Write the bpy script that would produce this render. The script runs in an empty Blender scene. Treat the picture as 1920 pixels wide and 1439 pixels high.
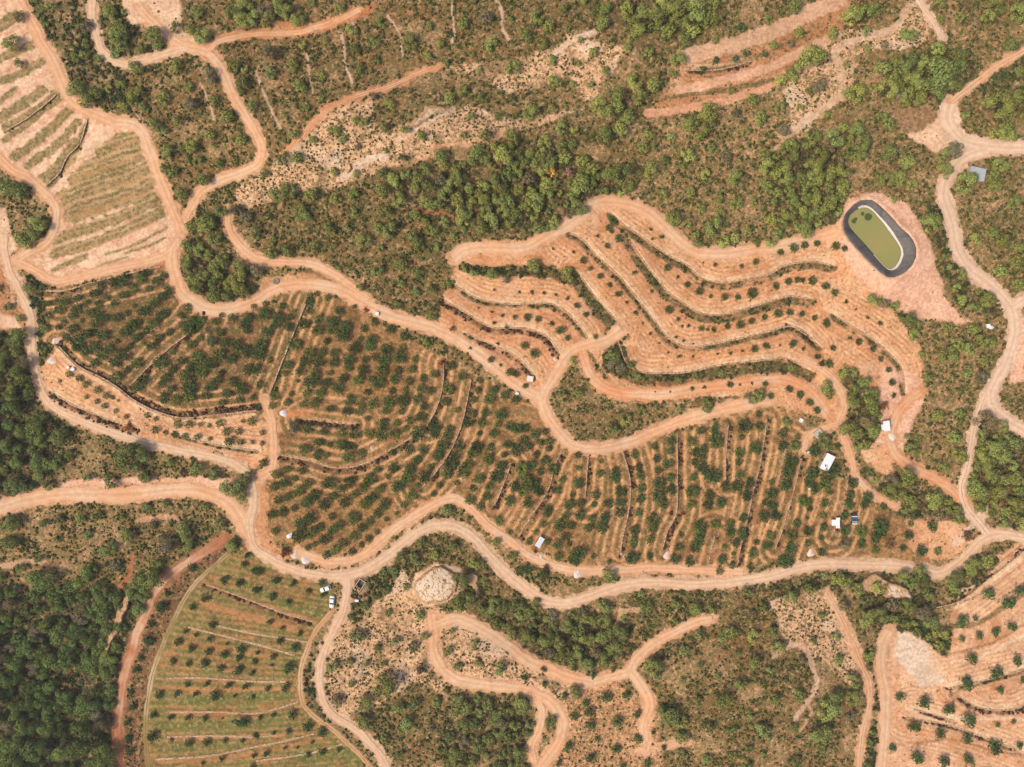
import bpy, bmesh, math, random
import numpy as np
from mathutils import Vector, Matrix

# ---------------------------------------------------------------- camera, world, sun, exposure
SC = bpy.context.scene
S = 0.2                       # metres per unit of the survey grid (1920 x 1439 units)
CU, CV = 960.0, 719.5
HC = 280.0                    # flying height
cam_d = bpy.data.cameras.new("camera"); cam = bpy.data.objects.new("camera", cam_d)
SC.collection.objects.link(cam)
cam.location = (0, 0, HC); cam.rotation_euler = (0, 0, 0)
cam_d.sensor_fit = 'HORIZONTAL'; cam_d.sensor_width = 36.0
cam_d.lens = 36.0 * HC / (1920 * S)
cam_d.clip_start = 1.0; cam_d.clip_end = 5000.0
SC.camera = cam

SUN_EL, SUN_AZ = math.radians(52), math.radians(245)     # azimuth clockwise from north (+y)
world = bpy.data.worlds.new("World"); SC.world = world; world.use_nodes = True
wn = world.node_tree.nodes; wl = world.node_tree.links
sky = wn.new('ShaderNodeTexSky'); sky.sky_type = 'NISHITA'; sky.sun_disc = False
sky.sun_elevation = SUN_EL; sky.sun_rotation = SUN_AZ
sky.air_density = 1.0; sky.dust_density = 4.0; sky.ozone_density = 0.6
bg = wn['Background']; bg.inputs['Strength'].default_value = 0.15
wl.new(sky.outputs[0], bg.inputs[0])
sun_d = bpy.data.lights.new("sun", 'SUN'); sun = bpy.data.objects.new("sun", sun_d)
SC.collection.objects.link(sun)
sun_d.energy = 2.5; sun_d.angle = math.radians(8.0); sun_d.color = (1.0, 0.91, 0.68)
sdir = Vector((math.sin(SUN_AZ) * math.cos(SUN_EL), math.cos(SUN_AZ) * math.cos(SUN_EL), math.sin(SUN_EL)))
sun.rotation_euler = sdir.to_track_quat('Z', 'Y').to_euler(); sun.location = sdir * 600
SC.view_settings.view_transform = 'Standard'; SC.view_settings.look = 'None'
SC.view_settings.gamma = 1.0; SC.view_settings.exposure = 0.43
try: SC.view_settings.use_curve_mapping = False
except Exception: pass
SC.cycles.max_bounces = 5; SC.cycles.diffuse_bounces = 2; SC.cycles.transparent_max_bounces = 4
K = 1.75                      # sunlit picture value = albedo * K

random.seed(7); RNG = np.random.default_rng(7)
COL = SC.collection

def lin1(c):
    c = c / 255.0
    return c / 12.92 if c <= 0.04045 else ((c + 0.055) / 1.055) ** 2.4
def C3(r, g, b):
    return np.array([lin1(r) / K, lin1(g) / K, lin1(b) / K], dtype=np.float32)

# ---------------------------------------------------------------- survey data helpers
TILES = {'0': (0, 0), '1': (480, 0), '2': (960, 0), '3': (1440, 0),
         'A': (0, 480), 'B': (480, 480), 'D': (960, 480), 'E': (1440, 480),
         'I': (0, 959), 'J': (480, 959), 'F': (960, 959), 'G': (1440, 959)}
def T(tile, s):
    """'x,y,r; x,y,r' in thirds of a grid unit from the tile's corner"""
    ox, oy = TILES[tile]; out = []
    for it in s.replace('\n', ';').split(';'):
        it = it.strip()
        if not it: continue
        v = [float(q) for q in it.split(',')]
        out.append((ox + v[0] / 3, oy + v[1] / 3) + tuple(q / 3 for q in v[2:]))
    return out
def P(s):
    v = [float(q) for q in s.replace(',', ' ').split()]
    return [(v[i], v[i + 1]) for i in range(0, len(v), 2)]
# ---------------------------------------------------------------- survey data
# roads: (name, label, width, colour key, points)
ROADS = [
 ('dirt_road', 'pale dirt road curving down the left side past two white heaps', 14, 'pale',
  P("6,440 10,480 20,513 37,547 53,580 60,613 58,647 62,680 70,713 83,743 103,767 133,782 173,798 213,813 260,827 307,838 353,848 400,857 433,868 460,885 473,910 474,947 466,985 478,1025 507,1048 540,1064 580,1076 620,1081 650,1080")),
 ('dirt_road', 'pale main dirt road winding below the central orchard to the right edge', 17, 'pale',
  P("640,1082 680,1071 713,1052 747,1027 780,1001 813,987 847,987 880,1002 913,1036 947,1072 987,1106 1017,1124 1050,1131 1083,1126 1117,1114 1153,1102 1193,1094 1243,1092 1293,1096 1343,1094 1393,1089 1440,1082 1490,1067 1540,1059 1607,1059 1673,1061 1723,1069 1763,1076 1793,1059 1820,1034 1840,1014 1873,1002 1945,1012")),
 ('dirt_road', 'wide orange-pink earth road running in from the lower left edge', 25, 'pink',
  P("-40,965 0,952 50,938 100,930 167,927 233,928 283,923 333,918 377,921 417,937 440,958 455,985 470,1015")),
 ('dirt_road', 'narrow pale road running down from the junction beside the two white cars', 13, 'pale',
  P("652,1080 650,1109 643,1146 627,1179 610,1216 600,1249 600,1286 608,1319 627,1342 657,1362 687,1386 713,1416 732,1450")),
 ('farm_track', 'faint double wheel track along the edge of the green terraced field', 8, 'track',
  P("622,1148 590,1186 577,1216 565,1252 563,1286 568,1319 587,1342 620,1366 653,1396 680,1422 700,1450")),
 ('dirt_road', 'sandy track looping round the tree island at the top left', 13, 'pale',
  P("172,-10 173,33 182,67 190,93 213,113 240,122 267,115 300,103 333,94 352,90")),
 ('dirt_road', 'orange dirt road descending from the top left clearing to the pink field', 16, 'pink',
  P("262,15 293,50 320,73 350,88 387,98 407,117 423,147 440,187 457,213 475,243 488,270 490,292 480,312 443,328 410,340 380,357 363,380 348,410")),
 ('farm_track', 'orange track branching right under the top pines', 10, 'orange',
  P("388,98 407,80 433,72 480,64 530,63 563,60 600,50 640,36 675,18")),
 ('farm_track', 'pale pink track along the upper edge of the left field', 19, 'pink',
  P("25,-25 40,10 60,43 77,77 97,110 113,147 127,180 150,200 180,215 215,228 250,234 268,250 280,280 293,315 305,350 320,385 333,415 340,435")),
 ('farm_track', 'earth track bending round the dark wooded knoll at the left edge', 15, 'pink',
  P("-20,275 20,317 50,333 77,357 97,377 106,400 102,430 83,457 50,477 25,492")),
 ('farm_track', 'pink earth track along the bottom of the striped field', 14, 'pink',
  P("28,490 67,507 100,527 133,523 200,507 267,493 312,478 338,450")),
 ('dirt_road', 'pale earth road running down across the slope above the central orchard', 20, 'pink',
  P("323,470 323,495 328,517 337,543 363,567 393,580 433,580 480,563 507,545 540,535 580,535 620,540 647,549 687,572 730,592 780,606 830,622 870,645 903,667 940,697 975,725 1015,745")),
 ('farm_track', 'upper earth track joining the slope road from the left wood', 13, 'pink',
  P("425,395 430,430 445,455 470,480 505,490 547,492 590,497 623,512 653,533 690,562")),
 ('farm_track', 'pink earth road from the terrace junction round the scrub lens', 19, 'pink',
  P("1165,618 1137,637 1103,647 1070,660 1050,687 1030,720 1017,747 1023,773 1037,797 1057,820 1077,837 1110,842 1147,838 1187,827 1227,810 1270,793 1313,780 1360,767 1403,757 1445,750")),
 ('farm_track', 'orange terrace road below the long dark hedge bank', 17, 'orange',
  P("1087,650 1097,680 1110,707 1133,727 1167,738 1210,740 1260,738 1303,728 1350,725 1400,717 1440,712 1473,713 1507,727 1530,747 1545,770 1565,795")),
 ('dirt_road', 'wide pale gravel road entering from the right edge below the big pine', 24, 'white',
  P("1950,279 1873,276 1833,272 1797,258 1777,225 1780,195")),
 ('dirt_road', 'pale gravel road curving down the right side past the reservoir', 21, 'white',
  P("1850,278 1808,295 1780,325 1769,360 1777,393 1787,427 1792,460 1800,480 1823,510 1850,530 1877,553 1897,580 1903,613 1897,647 1887,680 1870,710 1857,737 1863,763 1887,787 1945,822")),
 ('farm_track', 'short branch of the gravel road leaving at the right edge', 18, 'white',
  P("1893,580 1920,562 1950,552")),
 ('path', 'straight stony path between the scrub and the lower right wood', 11, 'white',
  P("1850,738 1837,770 1827,800 1820,840 1813,880 1803,913 1810,947 1830,975 1852,1003")),
 ('farm_track', 'orange track curving from the white hut down to the stony path', 15, 'orange',
  P("1727,735 1700,755 1680,780 1670,813 1673,840 1683,858 1703,872 1727,885 1757,900 1787,920 1810,942")),
 ('path', 'double wheel track fading into the scrub at the top right', 9, 'white',
  P("1715,-20 1723,0 1735,20 1747,37 1767,72")),
 ('path', 'double wheel track climbing to the right edge past the big pine', 10, 'pink',
  P("1945,82 1873,123 1823,160 1783,192")),
 ('farm_track', 'earth track beside the white-roofed shed', 12, 'pink',
  P("1507,675 1540,692 1563,712 1577,737 1583,763 1573,795 1587,833 1597,863 1605,893 1635,925 1680,950")),
 ('farm_track', 'short earth spur to the concrete cistern', 11, 'pink',
  P("1575,793 1547,803 1517,818 1507,850")),
 ('farm_track', 'wide earth terrace road under the central pine wood', 21, 'pink',
  P("850,486 873,470 913,464 960,466 993,462 1027,440 1060,423 1093,401 1115,384 1143,380 1187,386 1220,403 1253,433 1280,458 1310,473 1360,476 1410,468 1460,462 1520,450 1570,436")),
 ('farm_track', 'earth track looping round the lower centre wood', 19, 'pink',
  P("808,1152 813,1192 815,1226 833,1257 863,1277 913,1285 960,1290 993,1297 1027,1313 1045,1334 1055,1360 1047,1392 1022,1426 1005,1450")),
 ('farm_track', 'inner branch of the lower loop track beside the wood', 13, 'pink',
  P("1000,1303 1016,1332 1010,1369 997,1399 1003,1436")),
 ('farm_track', 'pink track climbing from the lower fork towards the rocky scrub', 16, 'pink',
  P("1335,1160 1300,1170 1253,1192 1220,1212 1193,1236 1177,1259 1147,1269 1112,1278")),
 ('farm_track', 'pink track dropping from the lower fork to the bottom terraces', 17, 'pink',
  P("1183,1258 1203,1286 1217,1312 1217,1332 1207,1359 1210,1392")),
 ('farm_track', 'earth terrace above the lower loop track', 20, 'pink',
  P("815,1172 860,1160 913,1186 960,1216 993,1242 1033,1256 1070,1272 1112,1280")),
 ('farm_track', 'dark red earth track along the edge of the bottom left forest', 14, 'red',
  P("425,1008 367,1046 327,1072 293,1106 277,1146 257,1186 247,1226 233,1266 227,1309 220,1359 222,1392 222,1460")),
 ('farm_track', 'grassy track between the red track and the green field', 8, 'grass',
  P("428,1038 360,1102 320,1176 293,1242 280,1292 273,1359 277,1460")),
 ('farm_track', 'earth lane along the left of the lower right olive grove', 19, 'pink',
  P("1668,1182 1653,1212 1652,1259 1660,1299 1660,1359 1652,1460")),
 ('path', 'thin double path down the lower right scrub', 9, 'pink',
  P("1550,1109 1583,1172 1613,1242 1629,1279 1630,1326 1617,1376 1610,1460")),
 ('farm_track', 'straight pale lane through the left of the central orchard', 14, 'pink',
  P("497,752 508,780 512,813 513,847 510,880 485,897")),
 ('farm_track', 'pale headland track along the foot of the central orchard', 14, 'pink',
  P("560,1036 600,1050 640,1053 675,1045 707,1022 740,992 780,966 820,943 852,935 880,952 915,985 960,1018 993,1042 1043,1062 1093,1070 1160,1069 1227,1066 1327,1070 1393,1073")),
 ('path', 'thin orange footpath along the foot of the upper scrub slope', 6.5, 'orange',
  P("530,290 563,257 590,227 630,197 680,177 730,163 780,140 827,123")),
]
ROADCOL = {'pale': (236, 194, 160), 'pink': (240, 184, 142), 'orange': (236, 166, 118), 'white': (244, 206, 178),
           'red': (188, 122, 86), 'track': (214, 164, 118), 'grass': (158, 134, 80)}

# terrace walls: (side of the low ground, step in metres, bank width, bank kind, points)
# side +1: low ground is to the right of travel on the map (down when travelling right)
WALLS = [
 (1, 1.6, 13, 'g', P("1152,405 1175,425 1205,445 1240,470 1265,485 1290,498 1313,520 1353,530 1393,525 1440,515 1473,498 1523,491 1557,497")),
 (1, 1.8, 15, 'g', P("1185,455 1200,480 1227,517 1253,547 1280,567 1313,587 1360,590 1393,580 1440,567 1480,556 1515,560")),
 (1, 1.5, 9, 'g', P("1070,437 1093,450 1120,480 1160,517 1193,557 1227,600 1253,633 1287,650 1327,647 1393,633 1440,622 1480,612 1507,625 1535,648")),
 (1, 2.0, 24, 'g', P("1157,630 1173,677 1200,697 1243,700 1293,697 1360,683 1440,675 1475,672 1510,690")),
 (1, 1.2, 22, 'g', P("1090,520 1117,557 1147,590 1168,614")),
 (1, 1.3, 8, 'g', P("847,530 897,560 960,570 1027,569 1060,583 1083,607 1100,630 1107,660")),
 (1, 1.3, 10, 'd', P("833,563 880,590 920,613 960,615 993,617 1027,633 1047,660")),
 (1, 1.2, 9, 'd', P("877,627 920,645 960,663 980,680 1000,703")),
 (1, 1.0, 9, 'g', P("1567,593 1627,630 1673,667 1693,697 1697,735")),
 (1, 1.0, 8, 'd', P("1480,608 1510,622 1533,648")),
 (-1, 0.8, 7, 'd', P("380,590 350,627 320,650 283,683 243,723")),
 (-1, 0.8, 9, 'g', P("577,560 557,607 540,650 523,693 503,743")),
 (-1, 0.8, 6, 'd', P("832,683 830,720 820,760 800,800")),
 (-1, 0.9, 7, 'd', P("883,713 873,763 860,810 840,853 813,890 793,913")),
 (1, 0.7, 10, 'd', P("565,785 590,787 630,792 667,795")),
 (1, 0.8, 12, 'd', P("523,853 580,863 630,877 680,870 727,847 773,820")),
 (-1, 0.8, 7, 'd', P("1167,847 1177,880 1182,913 1178,960 1167,1009 1163,1036")),
 (-1, 0.8, 8, 'd', P("1270,813 1270,880 1268,960 1250,1000 1240,1040")),
 (-1, 0.7, 6, 'd', P("1365,797 1361,850 1360,900")),
 (-1, 0.7, 6, 'd', P("1340,1006 1334,1030 1327,1058")),
 (-1, 0.7, 6, 'd', P("1438,790 1425,870 1410,930 1403,966 1390,1019 1383,1056")),
 (-1, 0.6, 5, 'd', P("1103,857 1100,890 1097,933")),
 (-1, 0.7, 8, 'd', P("1057,840 1040,873 1027,920 997,966 973,1006")),
 (-1, 0.7, 5, 'd', P("1503,857 1490,913 1477,960 1470,985 1453,1030")),
 (-1, 0.6, 5, 'g', P("1473,843 1465,880 1457,913")),
 (-1, 0.6, 5, 'd', P("1590,897 1583,947 1560,1005")),
 (-1, 0.7, 7, 'd', P("957,873 945,905 927,947")),
 (-1, 1.0, 11, 'd', P("110,650 147,687 187,707 220,727 253,752 293,772 340,784 400,779 480,770")),
 (1, 0.8, 12, 'd', P("93,733 133,757 173,775 213,790 250,802")),
 (1, 0.6, 5, 'g', P("327,813 380,828 430,838 480,845")),
 (1, 0.9, 7, 'k', P("387,1096 433,1112 480,1130 530,1149 587,1166")),
 (1, 0.7, 1, 'n', P("353,1176 417,1192 480,1208 520,1219 553,1229")),
 (1, 0.7, 1, 'n', P("310,1272 367,1271 417,1274 480,1278 547,1278")),
 (1, 0.7, 1, 'n', P("290,1424 350,1421 400,1416 480,1400 530,1390 590,1376")),
 (1, 0.5, 1, 'n', P("317,1336 400,1335 480,1338 520,1328 560,1316")),
 (1, 0.4, 1, 'n', P("313,1382 400,1380 480,1382 520,1378")),
 (1, 0.5, 1, 'n', P("480,1427 563,1416 610,1405 653,1392")),
 (1, 0.5, 1, 'n', P("400,1172 480,1189 547,1199 580,1205")),
 (1, 0.6, 5, 'd', P("1293,132 1350,130 1400,118")),
 (1, 0.9, 6, 'd', P("1700,1345 1780,1360 1850,1385 1920,1410")),
 (1, 0.8, 8, 'd', P("1790,1300 1840,1328 1900,1330 1925,1320")),
 (1, 0.7, 5, 'd', P("1712,1330 1745,1338 1790,1352")),
 (1, 0.7, 5, 'd', P("1780,1290 1820,1282 1870,1270 1920,1255")),
 (-1, 0.6, 5, 'd', P("1755,1140 1800,1128 1850,1090 1920,1035")),
 (1, 0.6, 4, 'g', P("82,352 110,325 125,295 148,270 160,235 168,205")),
 (1, 0.5, 3, 'g', P("10,245 50,222 85,195 110,172")),
 (1, 0.6, 3, 'd', P("250,205 268,230 285,260 293,300 310,345 330,385 345,410")),
 (1, 0.5, 3, 'd', P("70,545 120,545 170,530 230,515 300,500")),
]

# ------- ground zones, painted in order: key, polygon
Z = []
def zone(key, s): Z.append((key, P(s)))
zone('scrub', "-200,-200 2120,-200 2120,1640 -200,1640")
zone('scrubb', "340,0 640,0 960,0 1100,0 1100,110 960,110 830,125 740,158 640,195 560,260 530,290 500,320 470,300 440,200 400,115 330,100 345,60")
zone('scrubb', "120,175 180,195 340,108 400,118 440,200 480,290 470,310 380,355 345,400 310,330 280,260 250,215")
zone('bush', "60,0 165,0 175,90 230,120 240,140 230,200 130,180 90,90")
zone('sparse', "530,290 640,198 830,127 960,112 1100,70 1240,66 1300,110 1220,165 1100,205 960,250 850,300 720,345 600,380 640,430 560,480 440,470 430,400 450,345 500,320")
zone('scrub', "700,130 830,125 900,150 960,180 1080,140 1150,120 1200,170 1080,210 960,220 880,200 780,230 700,240")
zone('sparse', "1060,60 1150,50 1210,70 1290,90 1220,165 1100,190 1060,140")
zone('mixed', "440,400 560,360 650,350 720,380 850,470 845,520 818,600 760,595 690,560 650,530 600,495 480,478 440,440")
zone('mixed', "650,345 720,320 860,275 960,262 1050,240 1200,200 1300,220 1240,330 1130,372 1100,385 1000,450 870,458 845,500 760,460 660,420")
zone('wood', "740,325 860,290 960,262 1030,260 1100,300 1240,330 1130,372 1080,395 1000,440 900,430 800,420 740,380")
zone('mixed', "1060,0 1340,0 1420,0 1330,60 1290,100 1280,160 1220,220 1160,240 1120,170 1180,90 1080,70")
zone('wood', "1160,0 1340,0 1330,40 1290,60 1180,65")
zone('wood', "335,490 400,468 480,490 490,540 450,565 390,572 350,545")
zone('mixed', "345,400 440,340 450,400 440,470 380,475 345,450")
zone('scrubg', "1215,225 1440,180 1500,240 1620,230 1700,262 1760,300 1765,370 1740,400 1640,355 1588,370 1570,430 1480,440 1350,470 1290,455 1200,385 1150,372 1230,320")
zone('wood', "1440,270 1520,240 1600,250 1590,330 1570,420 1470,430 1440,350")
zone('sparse', "1470,170 1540,80 1600,50 1680,60 1700,0 1730,0 1750,60 1720,90 1600,100 1640,170 1560,200 1500,260 1480,240")
zone('scrubg', "1340,190 1450,160 1480,200 1480,260 1440,300 1240,330 1230,270 1260,220")
zone('scrubg', "1640,0 1920,0 1920,90 1820,150 1700,200 1600,190 1600,130 1720,90 1750,60 1725,0")
zone('wood', "1690,105 1760,88 1840,125 1812,185 1700,192 1630,170 1650,130")
zone('bush', "1830,140 1920,100 1920,250 1850,215")
zone('scrubg', "1800,320 1920,300 1920,540 1890,545 1830,500 1795,440 1785,350")
zone('bush', "1735,370 1775,400 1795,480 1850,535 1878,570 1870,595 1800,570 1770,520 1755,450")
zone('scrubg', "1600,520 1680,560 1700,590 1760,600 1830,610 1872,640 1862,720 1850,740 1820,880 1800,915 1740,885 1700,865 1695,800 1735,740 1710,650 1660,600")
zone('wood', "1838,785 1870,790 1925,825 1925,1005 1850,990 1815,930 1828,850")
zone('scrub', "1872,725 1925,715 1925,800 1875,760")
zone('pearth', "1905,600 1925,590 1925,715 1890,720")
zone('left', "-60,-60 40,-20 70,40 130,170 165,203 250,232 275,260 310,350 345,420 330,480 130,530 40,500 105,430 105,390 60,340 -60,270")
zone('quarry', "225,-20 338,-20 345,60 400,90 355,105 300,70 255,65 240,35")
zone('bush', "190,5 230,10 245,60 235,110 200,100 190,50")
zone('bush', "246,50 275,42 315,85 300,100 250,105")
zone('scrub', "-60,290 40,335 85,368 98,395 92,430 70,462 30,476 15,460 5,400 -60,390")
zone('quarry', "-60,380 12,390 20,440 35,470 10,480 -60,470")
zone('bands', "-60,480 15,490 55,600 50,625 20,625 -60,615")
zone('quarry', "-60,585 25,590 40,615 -60,622")
zone('bush', "30,505 70,520 90,590 95,680 70,690 62,600 40,560")
zone('forest', "-60,615 40,628 55,700 75,765 135,803 160,830 130,900 50,925 -60,955")
zone('scrub', "135,803 230,833 330,862 440,880 450,905 300,905 150,903 60,925 130,860")
zone('mixed', "120,805 200,825 290,850 320,885 200,900 60,922 120,870")
zone('pearth', "60,915 150,900 300,895 440,900 455,930 430,935 330,905 180,910")
zone('orch', "80,545 330,500 345,560 390,590 480,580 560,548 620,552 700,600 830,670 960,735 1010,760 1050,830 1110,855 1230,825 1400,765 1500,760 1520,830 1530,900 1600,900 1640,945 1700,975 1800,985 1800,1030 1740,1055 1500,1050 1400,1065 1100,1062 1000,1030 880,945 840,930 780,960 700,1015 640,1045 560,1035 500,1000 495,900 505,850 480,780 400,785 330,785 230,735 130,660 85,640")
zone('orch2', "80,545 330,500 345,560 390,590 480,580 560,548 575,560 500,745 480,775 400,780 330,780 230,725 130,650")
zone('tan', "75,690 110,655 230,735 330,790 400,785 480,775 500,790 505,850 480,880 400,850 260,822 130,775 85,735")
zone('terr', "825,600 840,525 870,470 960,472 1030,445 1110,385 1190,386 1280,462 1340,482 1450,465 1570,432 1600,470 1605,520 1660,570 1720,640 1735,740 1700,790 1640,740 1600,690 1570,700 1600,790 1500,775 1440,752 1160,740 1100,650 1060,670 1000,740 960,722 830,620")
zone('bank', "862,487 900,497 960,503 1030,497 1078,513 1105,550 1140,585 1160,612 1148,622 1110,590 1085,545 1030,522 960,520 900,515 862,505")
zone('lens', "1072,672 1095,720 1160,752 1260,755 1360,742 1440,738 1440,748 1400,752 1300,778 1180,820 1110,835 1080,828 1052,790 1045,740 1055,700")
zone('bush', "1135,645 1160,630 1175,670 1200,700 1300,702 1440,680 1500,682 1480,700 1350,708 1260,715 1170,712 1130,695")
zone('pearth', "1562,430 1590,372 1640,362 1700,380 1742,450 1772,560 1805,592 1830,605 1760,603 1700,592 1650,560 1603,520")
zone('quarry', "1692,250 1735,246 1750,215 1772,190 1798,205 1803,248 1855,260 1865,292 1800,305 1757,287")
zone('scrub', "1805,215 1850,210 1925,225 1925,240 1860,255 1810,250")
zone('brown', "1675,205 1745,200 1765,208 1748,232 1722,250 1688,246")
zone('pearth', "1655,690 1720,700 1735,745 1705,800 1690,860 1645,885 1612,850 1640,800 1650,740")
zone('tan', "1612,835 1640,830 1672,850 1675,893 1640,885 1620,865")
zone('wood', "1575,695 1605,690 1645,745 1655,800 1640,830 1608,848 1585,820")
zone('wood', "1605,875 1660,905 1700,890 1790,945 1812,975 1720,985 1640,940")
zone('tan', "1700,975 1800,975 1830,1000 1790,1045 1740,1050 1700,1020")
zone('sparse', "660,1100 740,1050 800,1090 830,1150 815,1230 840,1290 830,1330 720,1390 690,1360 630,1340 610,1290 620,1220")
zone('bush', "600,1235 612,1290 625,1340 655,1358 650,1370 600,1345 575,1310 570,1260 585,1215 605,1180 600,1220")
zone('bush', "660,1090 720,1075 760,1045 740,1100 700,1130 670,1170 650,1160 655,1110")
zone('mixed', "700,1330 780,1280 830,1300 850,1439 760,1439 700,1390 640,1345")
zone('mixed', "740,1050 780,1015 830,1000 880,1015 940,1085 1000,1125 1050,1140 1130,1120 1200,1108 1430,1108 1430,1140 1330,1165 1240,1180 1190,1225 1110,1262 1000,1240 960,1210 910,1180 850,1150 800,1130")
zone('wood', "880,1100 1000,1140 1100,1140 1180,1180 1180,1230 1100,1255 990,1230 900,1180")
zone('rough', "1010,1290 1060,1275 1150,1280 1200,1310 1260,1390 1240,1450 1020,1450 1055,1370")
zone('sparse', "815,1175 860,1165 920,1195 990,1245 1050,1275 1100,1290 1040,1320 960,1285 860,1270")
zone('wood', "835,1320 900,1298 990,1322 1008,1362 995,1450 860,1450 820,1390")
zone('scrubb', "1240,1200 1330,1165 1440,1110 1540,1085 1620,1200 1640,1270 1610,1450 1250,1450 1235,1380 1235,1310 1212,1262")
zone('sparse', "1440,1130 1530,1095 1570,1120 1620,1220 1600,1290 1540,1240 1470,1200")
zone('bush', "1620,1200 1645,1250 1652,1300 1655,1450 1625,1450 1640,1330")
zone('bush', "1440,1105 1540,1078 1600,1080 1700,1070 1770,1100 1740,1140 1785,1190 1775,1230 1700,1190 1640,1185 1600,1130 1540,1105")
zone('olive', "1668,1182 1700,1190 1780,1230 1785,1150 1800,1110 1860,1045 1925,1015 1925,1450 1655,1450 1660,1300")
zone('quarry', "1680,1185 1715,1185 1760,1230 1775,1290 1740,1285 1700,1260 1675,1220")
zone('white', "1682,1186 1714,1187 1724,1202 1740,1215 1738,1240 1742,1262 1768,1270 1776,1284 1745,1280 1725,1288 1706,1262 1688,1244 1680,1222")
zone('quarry', "775,1075 815,1055 870,1068 866,1105 840,1130 800,1138 772,1110")
zone('white', "786,1085 812,1070 845,1072 856,1088 845,1100 826,1104 815,1120 795,1116 780,1100")
zone('bush', "1775,1100 1800,1068 1860,1042 1872,1050 1850,1085 1800,1115 1780,1112")
zone('green', "425,1040 480,1045 560,1080 620,1098 625,1110 613,1150 588,1185 570,1216 560,1255 558,1290 566,1325 600,1360 660,1405 690,1450 275,1450 272,1360 280,1290 293,1240 320,1176 360,1102 400,1060")
zone('ditch', "420,1025 430,1036 360,1100 318,1176 290,1242 278,1292 272,1360 275,1450 232,1450 232,1360 245,1266 258,1226 290,1146 330,1080 370,1050")
zone('scrub', "-60,975 130,955 330,940 415,985 420,1005 330,1060 285,1100 200,1125 130,1095 -60,1110")
zone('mixed', "180,1000 330,960 400,985 415,1005 330,1060 285,1100 200,1120 150,1090")
zone('forest', "-60,1105 60,1112 130,1092 200,1122 285,1080 272,1130 232,1230 215,1330 212,1450 -60,1450")
zone('bands', "1215,210 1290,105 1350,80 1450,50 1560,-10 1600,0 1580,60 1500,110 1450,160 1350,190 1280,210")

# key: ground colour, herb cover, tree spacing (0 = none), tree radius lo/hi, shrubs per 100 sq units, shrub radius lo/hi
ZK = {
 'scrub':  ((186,140,96), .64, 60, 7, 12, 5.0, 1.2, 4.4),
 'scrubb': ((164,116,76), .64, 60, 7, 12, 5.0, 1.2, 4.4),
 'scrubg': ((192,146,102), .62, 62, 8, 14, 4.8, 1.2, 4.6),
 'bush':   ((120,98,62), .60, 22, 6, 11, 4.4, 3.0, 5.6),
 'sparse': ((240,190,148), .44, 60, 6, 10, 5.2, .9, 3.2),
 'mixed':  ((156,114,76), .64, 55, 7, 13, 5.2, 1.2, 4.6),
 'wood':   ((98,76,50), .60, 22, 7, 17, 4.2, 1.8, 4.6),
 'forest': ((70,62,44), .55, 26, 10, 23, 3.2, 2.2, 5.0),
 'left':   ((248,204,170), .08, 0, 0, 0, .02, 1.2, 2.0),
 'quarry': ((243,200,166), .10, 0, 0, 0, .15, 1.5, 3.0),
 'orch':   ((186,134,86), .46, 0, 0, 0, .10, 1.0, 1.8),
 'orch2':  ((150,106,68), .55, 0, 0, 0, .12, 1.0, 2.0),
 'tan':    ((236,176,130), .20, 0, 0, 0, .25, 1.0, 2.4),
 'terr':   ((236,172,124), .22, 0, 0, 0, .18, 0.9, 1.8),
 'bank':   ((110,88,56), .60, 0, 0, 0, 4.5, 3.0, 5.6),
 'lens':   ((168,126,84), .62, 50, 7, 10, 4.6, 1.4, 4.6),
 'pearth': ((248,194,162), .06, 0, 0, 0, .06, 1.0, 2.0),
 'olive':  ((242,186,146), .16, 0, 0, 0, .12, 1.0, 2.4),
 'green':  ((140,126,68), .38, 0, 0, 0, .05, 1.0, 1.8),
 'ditch':  ((136,88,60), .50, 0, 0, 0, 2.6, 1.6, 3.8),
 'rough':  ((228,168,124), .50, 0, 0, 0, 2.2, 1.0, 3.6),
 'brown':  ((176,132,98), .45, 0, 0, 0, .5, 1.0, 2.2),
 'white':  ((242,212,186), .04, 0, 0, 0, .05, 1.0, 2.0),
 'bands':  ((196,136,92), .35, 60, 7, 9, .5, 1.4, 3.0),
}
# long soft strips painted as ground colour: (colour, width, opacity, points)
ST = []
def strip(c, w, o, pts): ST.append((c, w, o, pts))
OL = (162, 138, 86)
for w, s in ((20, "0,150;60,110;110,70"), (14, "0,330;100,290;200,250"), (14, "0,460;130,410;240,350"), (10, "0,570;60,520;90,495"),
             (17, "0,660;120,590;240,510"), (15, "30,720;180,640;330,520"), (10, "20,790;180,680;370,530"), (17, "80,880;220,780;400,610"),
             (15, "150,940;300,830;440,690"), (16, "230,1010;330,920;420,800"), (12, "260,1060;400,900;480,720"),
             (20, "310,1350;600,1250;890,1130"), (17, "300,1430;600,1340;930,1180"), (5, "600,1430;760,1380;930,1280"), (5, "700,1430;840,1385;930,1340")):
    strip(OL, w * 1.15, .85, T('0', s))
for w, s in ((44, "370,1130;560,1060;870,960"), (40, "430,1030;600,950;830,850"), (34, "500,960;640,860;800,790"), (34, "400,1210;600,1140;880,1070"), (22, "560,870;660,790;760,760")):
    strip(OL, w, .85, T('0', s))
for s in ("330,1100;480,990;700,900;850,830", "350,1180;600,1080;860,980", "340,1260;620,1160;900,1060", "420,1000;600,880;760,790"):
    strip((205, 160, 108), 5, .7, T('0', s))
for w, s in ((11, "300,85;400,40;480,0"), (4, "420,120;600,40;720,10"), (3, "520,95;640,50;760,20")):
    strip(OL, w, .8, T('A', s))
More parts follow.
